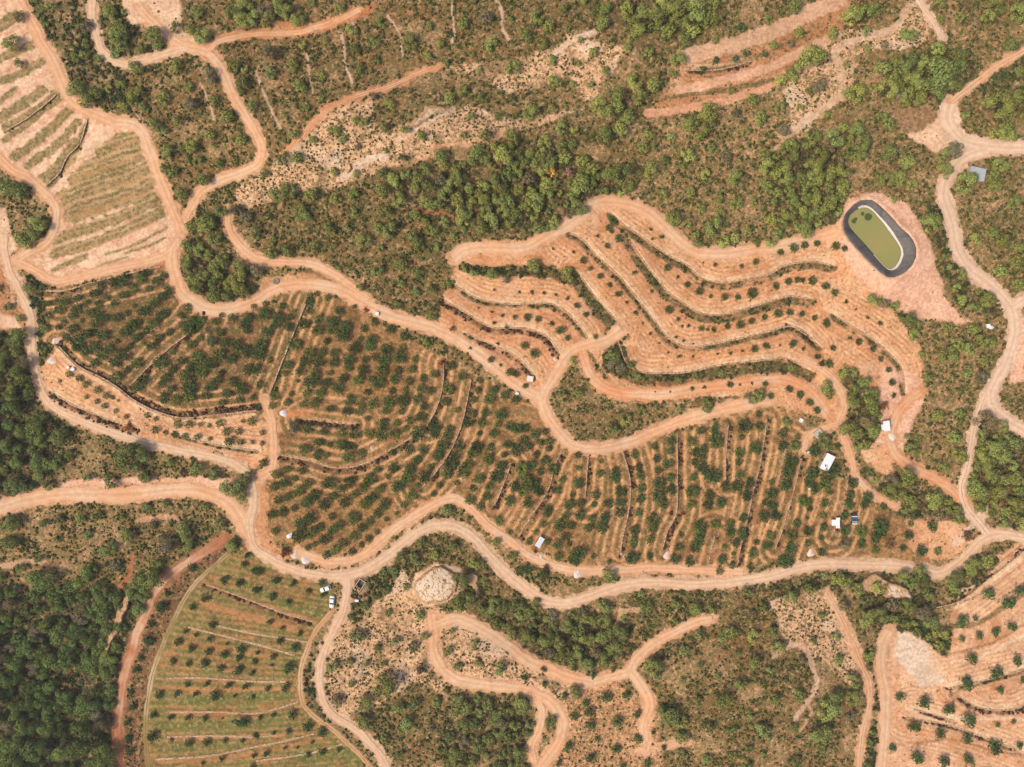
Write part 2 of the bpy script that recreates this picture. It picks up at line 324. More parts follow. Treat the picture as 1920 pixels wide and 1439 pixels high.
for k in range(17):
    y0 = 500 - k * 12.5; x0 = 78 + k * 3.2; strip((226, 184, 140) if k % 3 else (200, 150, 100), 3 if k % 2 else 4.5, .6, [(x0, y0 - 5), (x0 + 70, y0 - 30), (x0 + 140, y0 - 52), (x0 + 205 - k * 2, y0 - 80)])
for c, w, o, s in (
 ((232,184,148), 30, .9, "1290,105 1350,90 1440,62 1500,35 1570,0"), ((234,182,148), 17, .9, "1270,170 1350,152 1440,128 1500,100 1570,65"),
 ((232,172,135), 16, .9, "1215,213 1280,206 1350,190 1420,172 1470,140"), ((150,116,72), 6, .8, "1300,135 1360,125 1440,98 1520,60"),
 ((120,98,60), 8, .8, "1240,190 1290,178 1370,168 1450,150"),
 ((228,190,158), 14, .8, "1700,15 1672,55 1600,75 1565,100 1578,140 1575,180 1540,205 1505,232 1465,255"), ((228,190,158), 8, .7, "1440,290 1500,240 1560,195"),
 ((222,160,110), 24, .8, "500,535 550,528 590,520 630,525"), ((205,120,75), 12, .8, "300,500 320,480 340,470"),
 ((232,190,160), 12, .8, "640,20 655,35 662,50"), ((232,196,168), 5, .85, "640,65 645,100 650,130 660,155"), ((232,196,168), 4, .8, "575,100 580,140 585,175"),
 ((232,196,168), 5, .8, "481,135 495,175 510,210 525,240"), ((232,196,168), 5, .85, "728,30 740,50 750,70 755,105"), ((232,196,168), 5, .85, "845,0 848,20 852,60 848,80"),
 ((232,196,168), 6, .85, "930,0 940,25 942,50 955,75"), ((232,196,168), 4, .8, "375,155 385,175 395,200 400,225"), ((225,190,160), 4, .7, "1055,5 1062,10 1065,30"),
 ((226,150,100), 12, .8, "520,45 580,50 600,45"), ((205,125,80), 14, .7, "640,40 680,25 700,10"),
 ((238,210,190), 16, .7, "640,335 690,300 720,295"), ((236,205,180), 10, .7, "750,260 800,230 850,205"), ((236,205,180), 10, .8, "1040,100 1075,75 1115,60"),
 ((226,170,128), 7, .6, "760,315 800,290 830,272 880,270 960,250"), ((200,130,85), 12, .7, "780,395 820,400 850,410"),
 ((120,96,58), 10, .7, "775,620 800,628 840,640"), ((120,96,58), 8, .7, "840,650 870,665"), ((150,105,70), 10, .6, "560,505 600,515 620,525"),
 ((186,118,78), 8, .6, "90,745 150,770 230,805"), ((222,158,110), 14, .7, "460,1010 500,1000 520,1040 560,1045"), ((224,160,115), 26, .9, "450,905 490,930 485,1000 500,1035"),
 ((190,105,65), 12, .8, "1240,720 1290,722 1350,715"), ((224,150,100), 12, .9, "535,775 575,778"),
 ((238,200,170), 16, .8, "1790,1020 1850,960 1830,975"), ((226,165,122), 18, .8, "1185,1250 1200,1240"), ((232,180,145), 18, .8, "1290,1390 1245,1400 1200,1410"),
 ((238,200,175), 12, .7, "1700,1060 1690,1085"), ((232,186,150), 7, .7, "1480,1290 1520,1330 1500,1370"), ((236,196,168), 10, .7, "1450,1230 1500,1210 1530,1280 1490,1350"),
 ((160,112,76), 3, .7, "1790,1100 1830,1085 1880,1050 1925,1015"), ((160,112,76), 3, .7, "1800,1130 1850,1108 1900,1072 1925,1048"), ((250,214,180), 5, .8, "1795,1110 1840,1092 1890,1055 1925,1028"),
 ((172,122,84), 4, .7, "1780,1225 1830,1215 1880,1195 1925,1170"), ((250,214,180), 6, .8, "1785,1240 1840,1230 1925,1190"), ((172,122,84), 4, .7, "1790,1300 1830,1285 1925,1262"), ((250,214,180), 7, .8, "1700,1330 1800,1345 1925,1350"), ((172,122,84), 4, .7, "1720,1395 1790,1390 1925,1420"),
 ((140,116,62), 9, .8, "1780,1175 1830,1170 1880,1140 1920,1115"), ((230,185,150), 10, .8, "0,1062 40,1055 80,1052"), ((205,160,120), 12, .4, "200,1000 150,1050 90,1070"),
 ((225,175,138), 10, .7, "260,975 320,970 330,975"), ((190,108,70), 9, .7, "248,1040 240,1080 225,1100"),
 ((205,140,92), 9, .7, "400,1105 480,1132 590,1168"), ((205,140,92), 12, .75, "380,1130 440,1150 520,1170 570,1185"), ((200,138,88), 10, .6, "330,1205 420,1215 520,1235"),
 ((205,140,92), 8, .7, "300,1290 420,1295 550,1290"), ((198,132,84), 8, .7, "320,1338 420,1340 520,1332"), ((205,140,92), 7, .7, "300,1430 400,1425 500,1410 600,1385"),
 ((210,150,105), 7, .7, "320,1384 430,1382 530,1380"), ((128,128,62), 18, .8, "300,1315 400,1312 540,1305"), ((124,126,58), 16, .8, "290,1360 400,1360 500,1360"),
 ((120,124,56), 16, .8, "450,1090 560,1140 600,1150"), ((124,128,58), 18, .8, "560,1420 640,1415 670,1430"), ((128,124,60), 14, .8, "300,1402 450,1402"),
 ): strip(c, w, o, P(s))

# ------- orchard and other trees
ORCH = (T('A', """365,260,30;435,235,22;530,215,32;565,170,25;640,150,32;690,140,34;745,185,25;790,130,28;820,100,25;880,145,25;920,110,18;270,270,18;320,250,16;275,335,20;330,305,25;405,335,22;435,300,30;485,260,18;550,275,22;595,230,20;640,265,20;690,220,28;835,185,20;870,265,28;910,230,28;945,200,26;755,280,12;510,320,27;460,365,12;560,340,25;590,350,22;535,385,28;655,350,28;710,325,18;815,310,28;790,315,20;860,380,36;910,330,32;1050,290,22;1020,335,20;355,380,18;325,405,16;410,410,26;375,460,27;480,440,32;520,430,20;580,450,32;440,490,36;425,520,20;530,510,30;480,540,27;615,520,24;575,560,30;660,480,15;700,430,32;740,395,32;775,370,22;770,460,28;825,420,24;850,510,30;890,465,24;950,430,22;730,510,22;680,560,36;640,600,30;765,605,28;710,645,24;655,685,34;530,605,26;800,700,32;770,740,28;1030,395,25;1075,365,28;1060,420,28;1100,400,32;1130,370,28;1210,370,20;1245,335,15;1305,350,24;1425,285,15;1375,385,28;1400,350,25;1390,420,20;1170,420,20;1235,430,26;1125,465,20;1075,500,28;1190,480,32;1265,490,32;1330,505,34;1390,540,36;970,540,20;900,600,38;1020,590,24;1110,570,30;1075,620,30;1230,560,36;1180,610,36;1130,650,34;970,640,28;930,690,30;905,725,20;1050,670,40;1300,580,30;1060,740,38;1060,790,36;990,810,28;960,750,26;920,800,30;1150,790,28;1180,740,30;1215,705,28;1245,660,20;1310,710,28;1400,640,34;1355,750,32;1275,775,26;1345,810,20;1250,825,20;1420,795,16;390,665,20;445,690,20;485,722,20;545,755,22;597,788,20;632,798,12;665,815,8;485,795,12;545,820,14;587,845,16;650,873,14;710,905,14;825,898,16;875,918,14;997,950,22;1060,950,22;1125,950,14;1175,955,12;1235,942,22;1270,990,24;1342,988,20;1365,930,12;1415,930,24;1290,1045,26;1355,1050,18;1420,1048,12;870,980,22;985,1005,18;1040,1015,18;1110,1020,18;1180,1030,12;300,790,14;335,705,10;930,995,14""")
+ T('B', """45,330,32;120,350,30;190,345,22;210,310,12;145,285,20;50,270,16;340,215,16;400,235,20;300,260,25;300,310,20;465,310,26;355,360,28;430,370,34;345,420,32;425,415,34;270,385,32;500,400,34;490,450,34;605,410,20;555,285,12;665,375,22;758,412,26;830,455,26;100,390,28;180,400,28;60,430,34;25,500,36;20,560,36;5,640,30;20,725,22;78,587,16;215,500,36;180,615,27;160,662,18;105,785,26;85,845,20;400,480,20;585,468,16;300,545,36;370,540,24;270,595,34;345,600,34;245,650,28;330,660,30;440,550,26;435,605,28;415,660,18;515,630,24;520,585,36;555,520,34;635,510,32;650,470,26;615,585,20;670,570,22;730,530,34;720,590,32;805,570,36;820,520,22;893,583,20;310,710,36;390,720,30;285,778,26;360,775,30;330,828,30;460,745,34;490,690,26;600,645,30;570,700,34;645,695,20;705,655,34;690,720,34;778,695,30;800,645,22;860,705,24;875,640,22;942,690,22;1007,665,22;1095,620,28;1160,680,26;1080,748,36;930,750,26;625,770,20;765,760,20;840,755,18;525,815,28;590,830,24;655,835,34;745,825,36;825,815,34;905,810,32;985,760,22;945,850,26;1065,820,26;1130,870,18;1245,757,20;1225,810,20;1310,810,32;1335,755,26;1400,785,24;1255,700,18;200,778,16;175,825,20;265,835,20;238,705,10;418,862,27;508,875,27;580,875,26;730,870,24;815,875,20;290,970,32;380,985,26;482,993,22;548,1005,32;635,1000,30;710,945,32;630,915,16;787,942,22;863,928,24;925,910,27;700,1005,36;775,1000,32;838,978,20;910,1000,40;1005,960,34;1000,1000,28;348,1053,28;415,1062,16;475,1060,30;510,1075,26;545,1080,18;270,1092,34;345,1120,26;395,1125,16;515,1135,32;590,1113,24;770,1105,18;858,1090,26;940,1093,26;905,1150,28;770,1197,28;678,1203,20;865,1200,28;745,1245,14;978,1190,20;1075,1010,30;1090,970,20;1050,1070,36;1020,1125,34;1145,1070,26;1120,1125,28;1095,1175,36;1070,1230,32;1190,940,30;1215,885,24;1290,885,26;1265,940,28;1375,895,36;1360,950,20;1425,960,26;1255,1000,16;1335,1000,26;1240,1075,32;1215,1110,34;1320,1080,20;1305,1145,34;1415,1060,26;1395,1120,18;1185,1180,32;1160,1220,34;1380,1185,30;1350,1245,38;1250,1255,30;110,1230,28;172,1205,24;258,1210,24;100,1300,24;155,1280,30;215,1258,18;180,1355,28;240,1325,28;285,1285,28;125,1375,24;215,1420,20;150,1430,20;405,1280,40;325,1350,34;280,1390,32;380,1400,32;430,1355,26;525,1270,32;480,1310,26;495,1390,34;555,1340,28;640,1260,34;605,1300,30;700,1310,24;650,1360,30;610,1400,30;720,1400,30;800,1300,34;845,1250,34;945,1243,30;875,1350,30;830,1400,20;905,1295,16;1030,1290,20;1000,1340,16;1128,1280,16;1220,1310,20;1200,1375,28;1295,1355,28;1310,1300,28;1425,1380,28;1260,1410,22;35,995,16;35,1055,14;40,1165,24;10,845,16""")
+ T('J', """85,20,28;110,110,22;150,15,22;240,140,34;300,40,34;245,75,30;300,125,30;350,95,28;380,160,30;330,185,16;290,205,18;425,110,28;460,85,28;395,250,22;440,220,26;490,180,26;545,145,28;537,230,20;590,95,28;545,40,34;635,60,24;680,15,26;630,155,20;680,120,14;735,45,14;590,190,16;425,30,20;790,12,12;1365,55,22;1430,120,14""")
+ T('D', """20,810,26;30,975,36;75,970,24;25,1090,40;65,1040,26;125,1005,26;185,990,20;155,1050,20;210,1045,24;95,1075,22;205,1085,18;135,1120,20;55,1200,40;110,1180,28;185,1155,26;230,1200,32;160,1215,22;80,1270,40;120,1290,38;20,1300,34;150,1330,28;60,1330,30;250,1320,24;280,1262,22;90,1390,28;200,1420,22;370,1122,20;375,1195,16;375,1280,28;340,1345,16;320,1400,32;385,1395,26;503,1158,14;495,1225,22;580,1215,28;580,1255,30;470,1345,26;540,1395,26;610,1330,32;610,1390,28;460,1400,16;800,1072,20;690,1118,22;710,1190,22;720,1240,30;725,1310,26;720,1370,26;812,1145,22;895,1045,26;890,1100,22;875,1175,30;822,1208,22;825,1280,34;890,1250,24;815,1350,38;890,1320,34;850,1400,32;1065,985,24;1010,1045,24;1140,975,28;1145,1040,44;1075,1090,28;1030,1110,26;1070,1140,22;1025,1160,20;1070,1200,32;1130,1240,40;1020,1245,22;1015,1330,38;1010,1400,24;1110,1350,34;1100,1400,28;1200,1300,26;1260,1300,34;1175,1390,30;1305,960,40;1390,960,28;1390,895,20;1295,1020,16;1280,1110,30;1370,1080,34;1275,1165,20;1285,1230,24;1335,1280,30;1320,1350,34;1430,1390,24""")
+ T('E', """85,1000,26;80,1070,28;150,1070,28;165,1020,16;130,1160,40;110,1220,34;100,1290,34;390,1070,18;360,1200,44;320,1290,40;230,1270,30;245,1220,34;270,1310,30;350,1330,16;190,1380,32;220,1390,28;320,1395,26;480,1280,28;465,1345,24;460,1400,28;560,1365,34;545,1400,26;650,1410,20;20,1340,34;25,1410,30;20,1275,18;235,1425,16;260,1100,34""")
+ T('F', """200,10,26;265,80,36;300,30,28;330,80,24;380,25,30;430,95,26;450,45,24;520,40,34;505,95,32;605,10,26;710,10,24;175,75,20;200,172,18;95,170,20;135,120,16;85,330,26;40,340,24;180,360,26;255,190,28;300,145,24;320,185,16;260,255,26;385,235,36;340,270,28;350,240,30;460,255,16;360,290,20;545,287,14;690,110,28;680,165,24;685,190,18;675,265,38;795,50,34;790,100,26;778,160,26;775,252,20;938,202,24;915,270,26;950,135,16;1000,285,26;1055,85,36;1060,130,30;1050,170,32;1025,210,24;1140,75,30;1223,72,24;1255,180,26;1290,110,22;1230,120,26;1180,272,26;1165,338,22;1238,305,20;1245,240,12;1300,40,24;1355,240,30;1375,175,16;1420,30,34;1425,200,22;1338,312,18;1195,200,14;1300,140,24""")
+ T('G', """40,25,28;15,140,26;5,190,20;160,70,24;225,115,32;225,180,20;135,135,34;125,210,36;105,285,38;75,275,24;310,25,20;315,90,24;303,152,16;303,232,22;435,25,26;435,110,28;525,115,30;525,185,24;630,85,44;625,120,36;600,160,26;605,220,22;790,135,28;802,70,18;758,207,18;865,225,32;955,227,22;925,85,30;840,15,20;220,40,10"""))
YOUNG = (T('D', """400,25,24;440,70,16;495,115,20;545,165,18;597,215,22;645,265,12;695,325,18;735,378,8;780,437,14;828,493,10;878,545,10;943,567,14;1018,565,12;1155,552,10;1228,548,16;1295,535,12;1365,523,24;1425,505,20;690,97,18;785,200,14;808,135,20;882,305,26;932,357,18;955,395,12;992,395,14;1065,408,20;1100,413,14;1135,415,20;1210,398,20;1283,388,28;1345,368,24;1420,345,20;922,458,12;965,480,12;1018,495,8;875,68,24;930,120,14;985,162,20;1055,198,28;1118,228,16;1195,232,24;1270,232,20;1350,212,36;1142,50,16;1290,58,18;1370,35,20;1075,40,8;470,455,18;415,330,22;365,280,20;310,240,16;245,220,12;178,212,14;108,205,16;38,205,12;15,345,18;85,345,26;147,355,22;220,385,18;268,420,32;312,463,20;70,505,30;125,550,34;20,665,26;75,733,20;425,697,14;1012,748,18;1083,740,14;1225,725,22;1283,725,10;1350,720,12;1425,720,20;890,765,8;805,765,6""")
+ T('E', """45,170,26;115,145,24;165,135,22;200,140,18;250,140,30;325,170,26;375,208,24;438,260,18;55,325,28;120,318,26;190,328,20;262,350,22;330,380,28;495,300,10;560,345,14;630,383,18;140,495,28;68,503,10;200,522,14;5,510,14;278,568,20;342,607,30;365,520,20;460,460,16;510,485,22;590,525,22;635,580,20;680,642,22;697,713,26;705,785,18;735,625,14;120,750,26;180,783,26;233,825,26;275,870,24;15,790,22""")
+ T('B', """1340,190,12;1250,295,10;1325,315,12;1385,335,14;1215,230,10;1170,210,8;1320,585,22;1375,615,14;1425,655,26;1205,520,12;1360,495,12;1205,460,14;1340,380,16;1410,400,16;1170,440,10""")
+ T('2', """570,1240,30;545,1280,24;600,1340,30;535,1385,20;780,1290,14;840,1330,18;480,1330,14;230,1400,12;345,1420,12;790,1345,12;560,1300,18""")
+ T('3', """275,1370,22;205,1380,24;145,1395,28;70,1420,22;380,1385,28;430,1400,20""")
+ T('D', "550,1250,6"))
OLIVE = (T('G', """1245,465,40;1350,510,48;1420,440,40;1100,620,38;1170,600,20;1095,718,20;1190,700,26;1285,680,28;1370,645,34;1150,830,36;1285,910,44;1115,975,44;1405,840,34;1310,1010,24;1432,955,20;750,1050,32;895,1080,44;1020,1110,40;830,1210,42;980,1250,34;1140,1180,44;1130,1280,38;1290,1330,48;845,1380,46;700,1340,26;990,1410,36;1135,1410,36;1295,1205,18;1385,1185,18;1415,1320,28""")
+ T('F', """530,1050,34;645,1040,30;590,1190,34;700,1145,28;705,1290,30;585,1345,32;435,1390,34;320,1330,34;290,1045,26;430,1130,36;445,1215,32;350,1150,26;415,1075,26;850,1335,22;765,1420,28;265,1425,22;480,1290,20;460,925,24;175,895,20;70,940,24;185,975,18;570,890,18;350,890,18;795,1250,16;620,1430,24;750,700,18;690,775,14""")
+ T('I', """1260,385,26;1350,410,26;1150,490,26;1085,540,24;1195,635,26;1040,675,18;1100,695,16;1180,725,20;1000,740,24;1275,745,12;1075,775,26;1170,790,26;1258,808,26;1355,775,28;1345,825,24;1060,855,22;1148,862,28;1240,885,24;1330,900,30;1412,910,20;970,850,24;1430,850,18;1055,975,18;1155,975,20;1275,982,26;1380,990,24;895,1035,26;995,1030,22;1100,1030,20;1215,1040,32;1320,1042,14;1418,1048,16;860,1145,26;962,1165,22;1058,1165,22;1148,1170,20;1345,1185,44;1250,1165,8;860,1275,36;962,1290,14;1060,1305,30;1162,1300,24;1265,1290,18;1365,1290,16;1430,1265,18;1245,1395,20;1140,1415,14;1425,1375,18;1370,300,24;1430,340,22;1390,250,20;1430,450,20;745,1100,24;735,1015,22;720,1190,24;712,1285,26;725,1360,24;765,900,24;790,820,26;830,720,38;850,630,26;905,540,40;940,470,22;1080,320,26""")
+ T('J', """15,340,26;5,445,24;105,385,28;205,410,22;295,455,20;85,480,26;180,510,20;370,400,24;380,475,20;95,560,12;70,630,20;148,660,16;245,690,22;140,735,26;215,770,28;95,820,20;5,795,14;185,885,36;85,865,12;60,1000,20;170,995,30;200,1145,30;95,1150,16;20,1165,16;290,1210,32;180,1240,18;95,1250,14;375,1250,30;5,1270,16;165,1335,16;232,1330,12;58,1365,22;290,1370,20;370,1355,24;465,1345,18;315,1300,12""")
+ T('2', "1250,330,26;1315,295,26;1290,150,26;1140,340,26;1075,390,22;1420,300,24"))
PINE = (T('0', """600,50,40;640,90,40;650,170,60;660,240,45;640,290,30;840,190,60;885,250,30;745,360,28;770,390,30;1170,420,42;915,545,36;1080,585,42;755,520,40;740,560,34;800,600,30;860,700,42;915,730,24;990,675,28;945,845,44;1060,810,44;1020,835,24;1105,905,30;1050,890,20;970,965,30;915,955,20;1145,1010,36;1275,645,36;1180,755,30;1205,815,18;1355,785,30;1020,1085,36;985,365,36;1050,480,30;415,490,50;470,560,40;530,520,35;1120,180,50;1060,150,40;1370,40,50;1300,60,46;1350,110,44;1420,90,40;1090,60,40;1130,1250,60;1080,1270,40;1180,1230,40;1200,1330,40;1240,1180,36;1050,1380,36;1120,1410,36;1380,1215,36;170,1300,50;110,1340,40;200,1260,44;150,1370,30;60,1060,50;110,1080,40;20,1050,40;50,230,44;100,355,26;100,90,32;1310,370,34;1370,380,24;1360,470,40;1415,600,30;980,150,30""")
+ T('1', """50,40,50;120,30,50;180,60,44;225,90,44;60,100,40;60,290,42;75,405,32;205,355,32;240,480,34;540,155,32;660,230,34;860,225,46;555,270,26;580,380,28;1165,120,32;1300,90,38;1320,240,34;1210,300,20;1430,110,20;1425,380,30;1155,500,32;1090,550,34;650,540,24;1065,355,22;145,890,32;225,880,34;120,1075,55;190,1070,34;310,1090,36;560,670,24;610,680,24;435,730,34;480,775,24;930,760,24;1290,755,36;440,965,22;705,970,32;780,1000,44;705,1060,40;800,1120,44;550,1100,34;560,1200,24;270,1230,44;240,1190,40;690,1280,34;750,1290,50;600,1350,44;890,1340,40;910,1380,34;990,1290,32;900,990,38;950,945,32;1030,1000,36;1120,960,36;1060,1040,40;970,1040,36;1130,1120,40;1210,1140,30;1160,1220,50;1190,1200,30;1320,1250,52;1370,1010,60;1410,980,40;1240,850,40;1215,900,30;1290,890,28;1330,930,22;1280,1040,34;1360,1110,44;1050,1130,30;1085,1180,20;720,1190,38;1200,1060,30;1040,870,40;90,1350,20;170,1410,34;80,1430,30;700,1400,22;1110,1330,20""")
+ T('2', """525,120,44;520,30,44;680,125,34;730,50,50;800,90,55;860,30,55;940,30,60;1040,50,60;1000,110,44;1090,120,30;1140,90,40;650,40,40;75,190,36;160,240,34;25,370,34;240,450,36;210,140,30;150,85,40;460,290,26;940,320,44;960,220,44;910,410,26;770,290,24;580,520,60;510,590,55;590,590,40;650,640,46;695,450,44;800,470,40;720,540,40;105,625,46;280,720,34;350,715,26;510,750,50;610,720,40;1110,620,60;1100,700,46;1010,690,46;1060,760,30;1000,870,38;1120,825,26;770,755,32;745,825,36;810,825,28;625,960,66;800,930,44;860,900,28;780,980,34;400,1050,62;380,1160,44;335,1200,28;400,945,28;240,1250,34;200,1280,24;920,1215,46;1265,1140,34;1160,1110,30;1180,1210,36;1140,1270,50;1050,1370,28;1190,1350,36;1260,1340,28;1380,1360,24;1330,1290,24;1410,1160,18;1360,1130,20;1275,1000,50;955,940,18;1120,1300,30;990,1260,20;1040,1320,20;60,900,34;120,910,28;100,860,28;20,860,30;30,990,36;100,1000,36;20,1200,34;90,1150,30;60,1160,24""")
+ T('3', """160,30,40;10,110,26;480,80,60;560,60,50;620,40,44;370,180,34;175,180,30;125,245,22;30,250,24;260,300,70;160,400,44;80,440,34;290,460,44;235,510,24;800,180,44;970,270,40;1090,300,44;800,330,50;760,400,40;880,430,70;1010,400,90;1070,440,60;960,510,60;690,490,55;510,520,50;460,520,34;1250,90,40;1300,30,50;1420,60,50;1380,230,44;1330,580,70;1260,560,40;1400,530,50;1420,400,30;650,650,30;690,695,36;1060,840,44;1000,870,40;1000,960,50;1130,1020,66;1280,990,34;1320,920,44;1290,1040,40;1380,750,44;1300,750,40;1350,710,40;520,730,50;540,800,50;520,860,44;430,710,30;380,770,50;290,880,60;260,940,50;330,1000,50;110,990,44;380,960,40;60,1080,28;130,1120,44;340,1130,60;430,1040,40;220,1290,50;710,850,50;800,890,50;760,980,50;690,1010,44;820,1040,34;640,1010,30;930,1250,60;1190,1340,36;1350,1340,50;1270,1300,30;1170,1290,20;1420,1390,30;30,1240,34;60,1310,30;20,1360,30""")
+ T('A', """1060,60,44;1130,100,44;1200,60,36;1240,30,40;1330,70,44;1100,170,46;1340,130,55;1340,200,50;1200,170,40;1290,160,36;1390,90,30;1080,130,34;75,540,34;80,650,44;130,700,40;50,770,50;160,945,60;220,990,30;720,1140,80;790,1110,50;1290,1300,60;1370,1260,40;1340,1330,40;810,1240,44;610,1275,36;1100,1200,34;1185,1230,34;40,280,24;235,405,28;160,180,34""")
+ T('E', """610,240,40;660,270,28;720,280,24;800,340,46;850,395,26;830,450,34;1095,100,32;1260,250,46;1165,410,34;1215,470,36;1030,560,50;1080,500,40;1150,520,40;1250,500,40;1220,590,28;1220,690,34;430,655,34;470,830,42;580,850,60;560,910,60;480,990,66;600,950,50;490,760,30;330,740,36;350,780,28;775,1250,66;820,1090,42;790,1015,20;850,1035,24;700,1330,44;750,1350,40;950,1380,50;1230,940,60;1300,1080,55;1320,960,34;1060,1020,40;1190,1310,60;1200,1390,60;1330,1330,50;1400,1250,40;1280,1200,60;1400,1400,50;1230,1120,50;1340,1120,50;1400,1060,40;960,900,34;1000,1190,30;1090,1120,40;1320,80,40;1400,30,40;1420,160,34;310,1040,40;108,935,26""")
+ T('D', """120,50,38;312,100,38;575,560,40;590,620,46;640,915,36;835,665,14;1090,840,40;350,590,24;380,770,30;1390,790,40;1340,800,30""")
+ T('B', """680,75,36;810,45,36;580,180,24;990,345,24;465,70,14;1320,90,44;1225,95,24;1410,130,24;1170,70,20""")
+ T('J', """710,350,26;890,270,32;820,240,30;925,170,26;1145,400,46;1175,520,60;1110,200,30;565,705,40;790,725,24;425,870,34;620,860,18;715,860,18;720,1000,75;450,1070,36;610,1090,50;800,1110,34;885,1095,34;860,1210,46;600,1200,44;920,590,30;955,700,24;1370,890,34;1245,860,24;965,420,14;1058,390,14;1018,445,12""")
+ T('F', """95,580,34;145,530,34;300,645,44;180,715,60;90,720,46;10,530,30;595,705,66;525,540,40;925,520,28;730,465,20;755,540,34;1050,565,44;640,610,28;590,790,50;420,720,44;480,640,24;810,900,60;780,880,40;900,1140,70;950,1180,40;1190,1060,50;1100,1220,40;1235,685,34;1190,710,30;1365,715,36;1380,860,44;1420,1230,40;970,790,30;550,370,40;360,1020,34;960,1280,40;950,1370,28;40,1110,50;60,1080,50;20,1200,34;1160,930,20;1270,800,20;1350,580,24;1420,540,24;1120,550,24""")
+ T('G', """430,185,42;635,425,40;790,540,46;710,530,40;900,590,50;930,640,44;640,590,50;580,570,44;560,620,40;880,400,44;860,350,40;780,375,44;820,400,40;910,470,34;1040,420,44;1090,380,44;1140,340,44;1180,300,44;1240,280,40;1060,440,30;400,380,40;450,400,40;500,440,36;250,440,34;130,490,36;980,690,40;970,760,30;580,810,36;485,960,44;490,1060,50;350,1130,60;300,1260,60;300,1340,30;180,1045,34;40,1060,30;20,890,24;30,680,30;60,780,40;400,840,28;390,1050,50;360,1100,34;470,1150,34;20,1260,40""")
+ T('I', """210,400,60;450,380,50;500,330,36;460,490,40;490,570,34;580,610,54;640,310,36;600,220,44;700,150,50;870,290,44;910,190,56;1040,190,44;1030,110,40;760,400,36;1310,195,44;170,770,70;110,800,40;320,720,60;300,860,60;350,800,50;220,920,40;130,1020,50;280,1010,50;210,1070,50;480,1090,70;440,1150,40;130,1200,60;280,1150,60;60,1140,50;30,1230,50;450,1290,80;150,1350,70;60,1330,60;230,1340,50;40,1400,60;400,1380,50;560,1230,50;70,60,44;40,180,40;30,100,40;590,900,50;100,720,34"""))
# trees and bushes of unusual colour: u, v, r, colour, name, label
ODD = [
 (1033, 322, 14, (250,200,100), 'yellow_tree', 'round golden-yellow tree standing out in the dark central pine wood'),
 (1066, 323, 11, (205,155,138), 'bare_tree', 'small grey-pink bare-twigged tree right of the golden tree'),
 (1032, 283, 14, (135,128,92), 'bare_tree', 'greyish half-bare tree above the golden tree'),
 (1557, 273, 16, (150,125,95), 'bare_tree', 'grey leafless crown among pines upper right of centre wood'),
 (445, 395, 15, (125,118,95), 'bare_tree', 'grey bushy leafless tree beside the pale scrub slope'),
 (788, 1255, 15, (130,110,80), 'bare_tree', 'brownish grey tree left of the lower loop track'),
 (549, 803, 15, (120,125,100), 'grey_tree', 'dull grey-green tree in the orchard below the white heap'),
 (97, 800, 15, (120,105,80), 'bare_tree', 'fallen grey-branched tree on the left forest edge'),
 (28, 1200, 14, (120,130,90), 'bare_tree', 'pale grey tree in the bottom left forest'),
 (849, 617, 8, (165,105,70), 'dry_bush', 'round red-brown dry bush on the verge above the slope road'),
 (686, 580, 7, (190,85,50), 'red_bush', 'rust red bush beside the small white box'),
 (825, 681, 7, (180,80,50), 'red_bush', 'rust red bush at the upper end of an orchard wall'),
 (1225, 719, 5, (205,85,50), 'red_bush', 'small orange-red bush below the long hedge bank'),
 (1258, 963, 6, (140,60,45), 'red_bush', 'dark red bush left of the pair in the lower orchard'),
 (1281, 963, 5, (160,65,50), 'red_bush', 'small crimson bush right of the pair in the lower orchard'),
 (1540, 683, 9, (110,85,65), 'dry_bush', 'brown dry bush at the end of the hedge bank'),
 (1659, 763, 11, (165,120,75), 'dry_bush', 'tan flattened bush above the white hut'),
 (1812, 1005, 13, (140,105,72), 'dry_bush', 'brown dry bush beside the main road bend at the right'),
 (1671, 1018, 13, (150,110,75), 'dry_bush', 'tall brown dry bush between orchard rows near the lower right'),
 (535, 1037, 12, (135,80,60), 'dry_bush', 'dark red-brown dry bush left of the two white heaps by the road'),
 (1026, 1066, 9, (120,80,65), 'dry_bush', 'purple-brown low bush near the white heap on the main road'),
 (268, 643, 6, (150,155,50), 'yellow_bush', 'small yellow-green bush in the left orchard rows'),
 (240, 802, 12, (185,125,75), 'dry_bush', 'orange-brown dry bush on the bank above the left road'),
]
# ---------------------------------------------------------------- rasters of the survey (2 units per cell)
M = 60                                         # margin outside the surveyed frame
STEP = 2.0
GX = np.arange(-M, 1920 + M + 1, STEP); GY = np.arange(-M, 1440 + M + 1, STEP)
NX, NY = len(GX), len(GY)
UU, VV = np.meshgrid(GX, GY)

def vnoise(u, v, scale, seed, octaves=1):
    out = np.zeros_like(u, dtype=np.float64); amp = 1.0; tot = 0
    for o in range(octaves):
        r = np.random.default_rng(seed * 101 + o); L = r.random((256, 256))
        x = u / scale + 37.3; y = v / scale + 91.7
        xi = np.floor(x).astype(int); yi = np.floor(y).astype(int)
        fx = x - xi; fy = y - yi; fx = fx * fx * (3 - 2 * fx); fy = fy * fy * (3 - 2 * fy)
        a = L[yi % 256, xi % 256]; b = L[yi % 256, (xi + 1) % 256]
        c = L[(yi + 1) % 256, xi % 256]; d = L[(yi + 1) % 256, (xi + 1) % 256]
        out += amp * ((a * (1 - fx) + b * fx) * (1 - fy) + (c * (1 - fx) + d * fx) * fy)
        tot += amp; amp *= 0.5; scale = scale / 2
    return out / tot - 0.5                      # about -0.5 .. 0.5

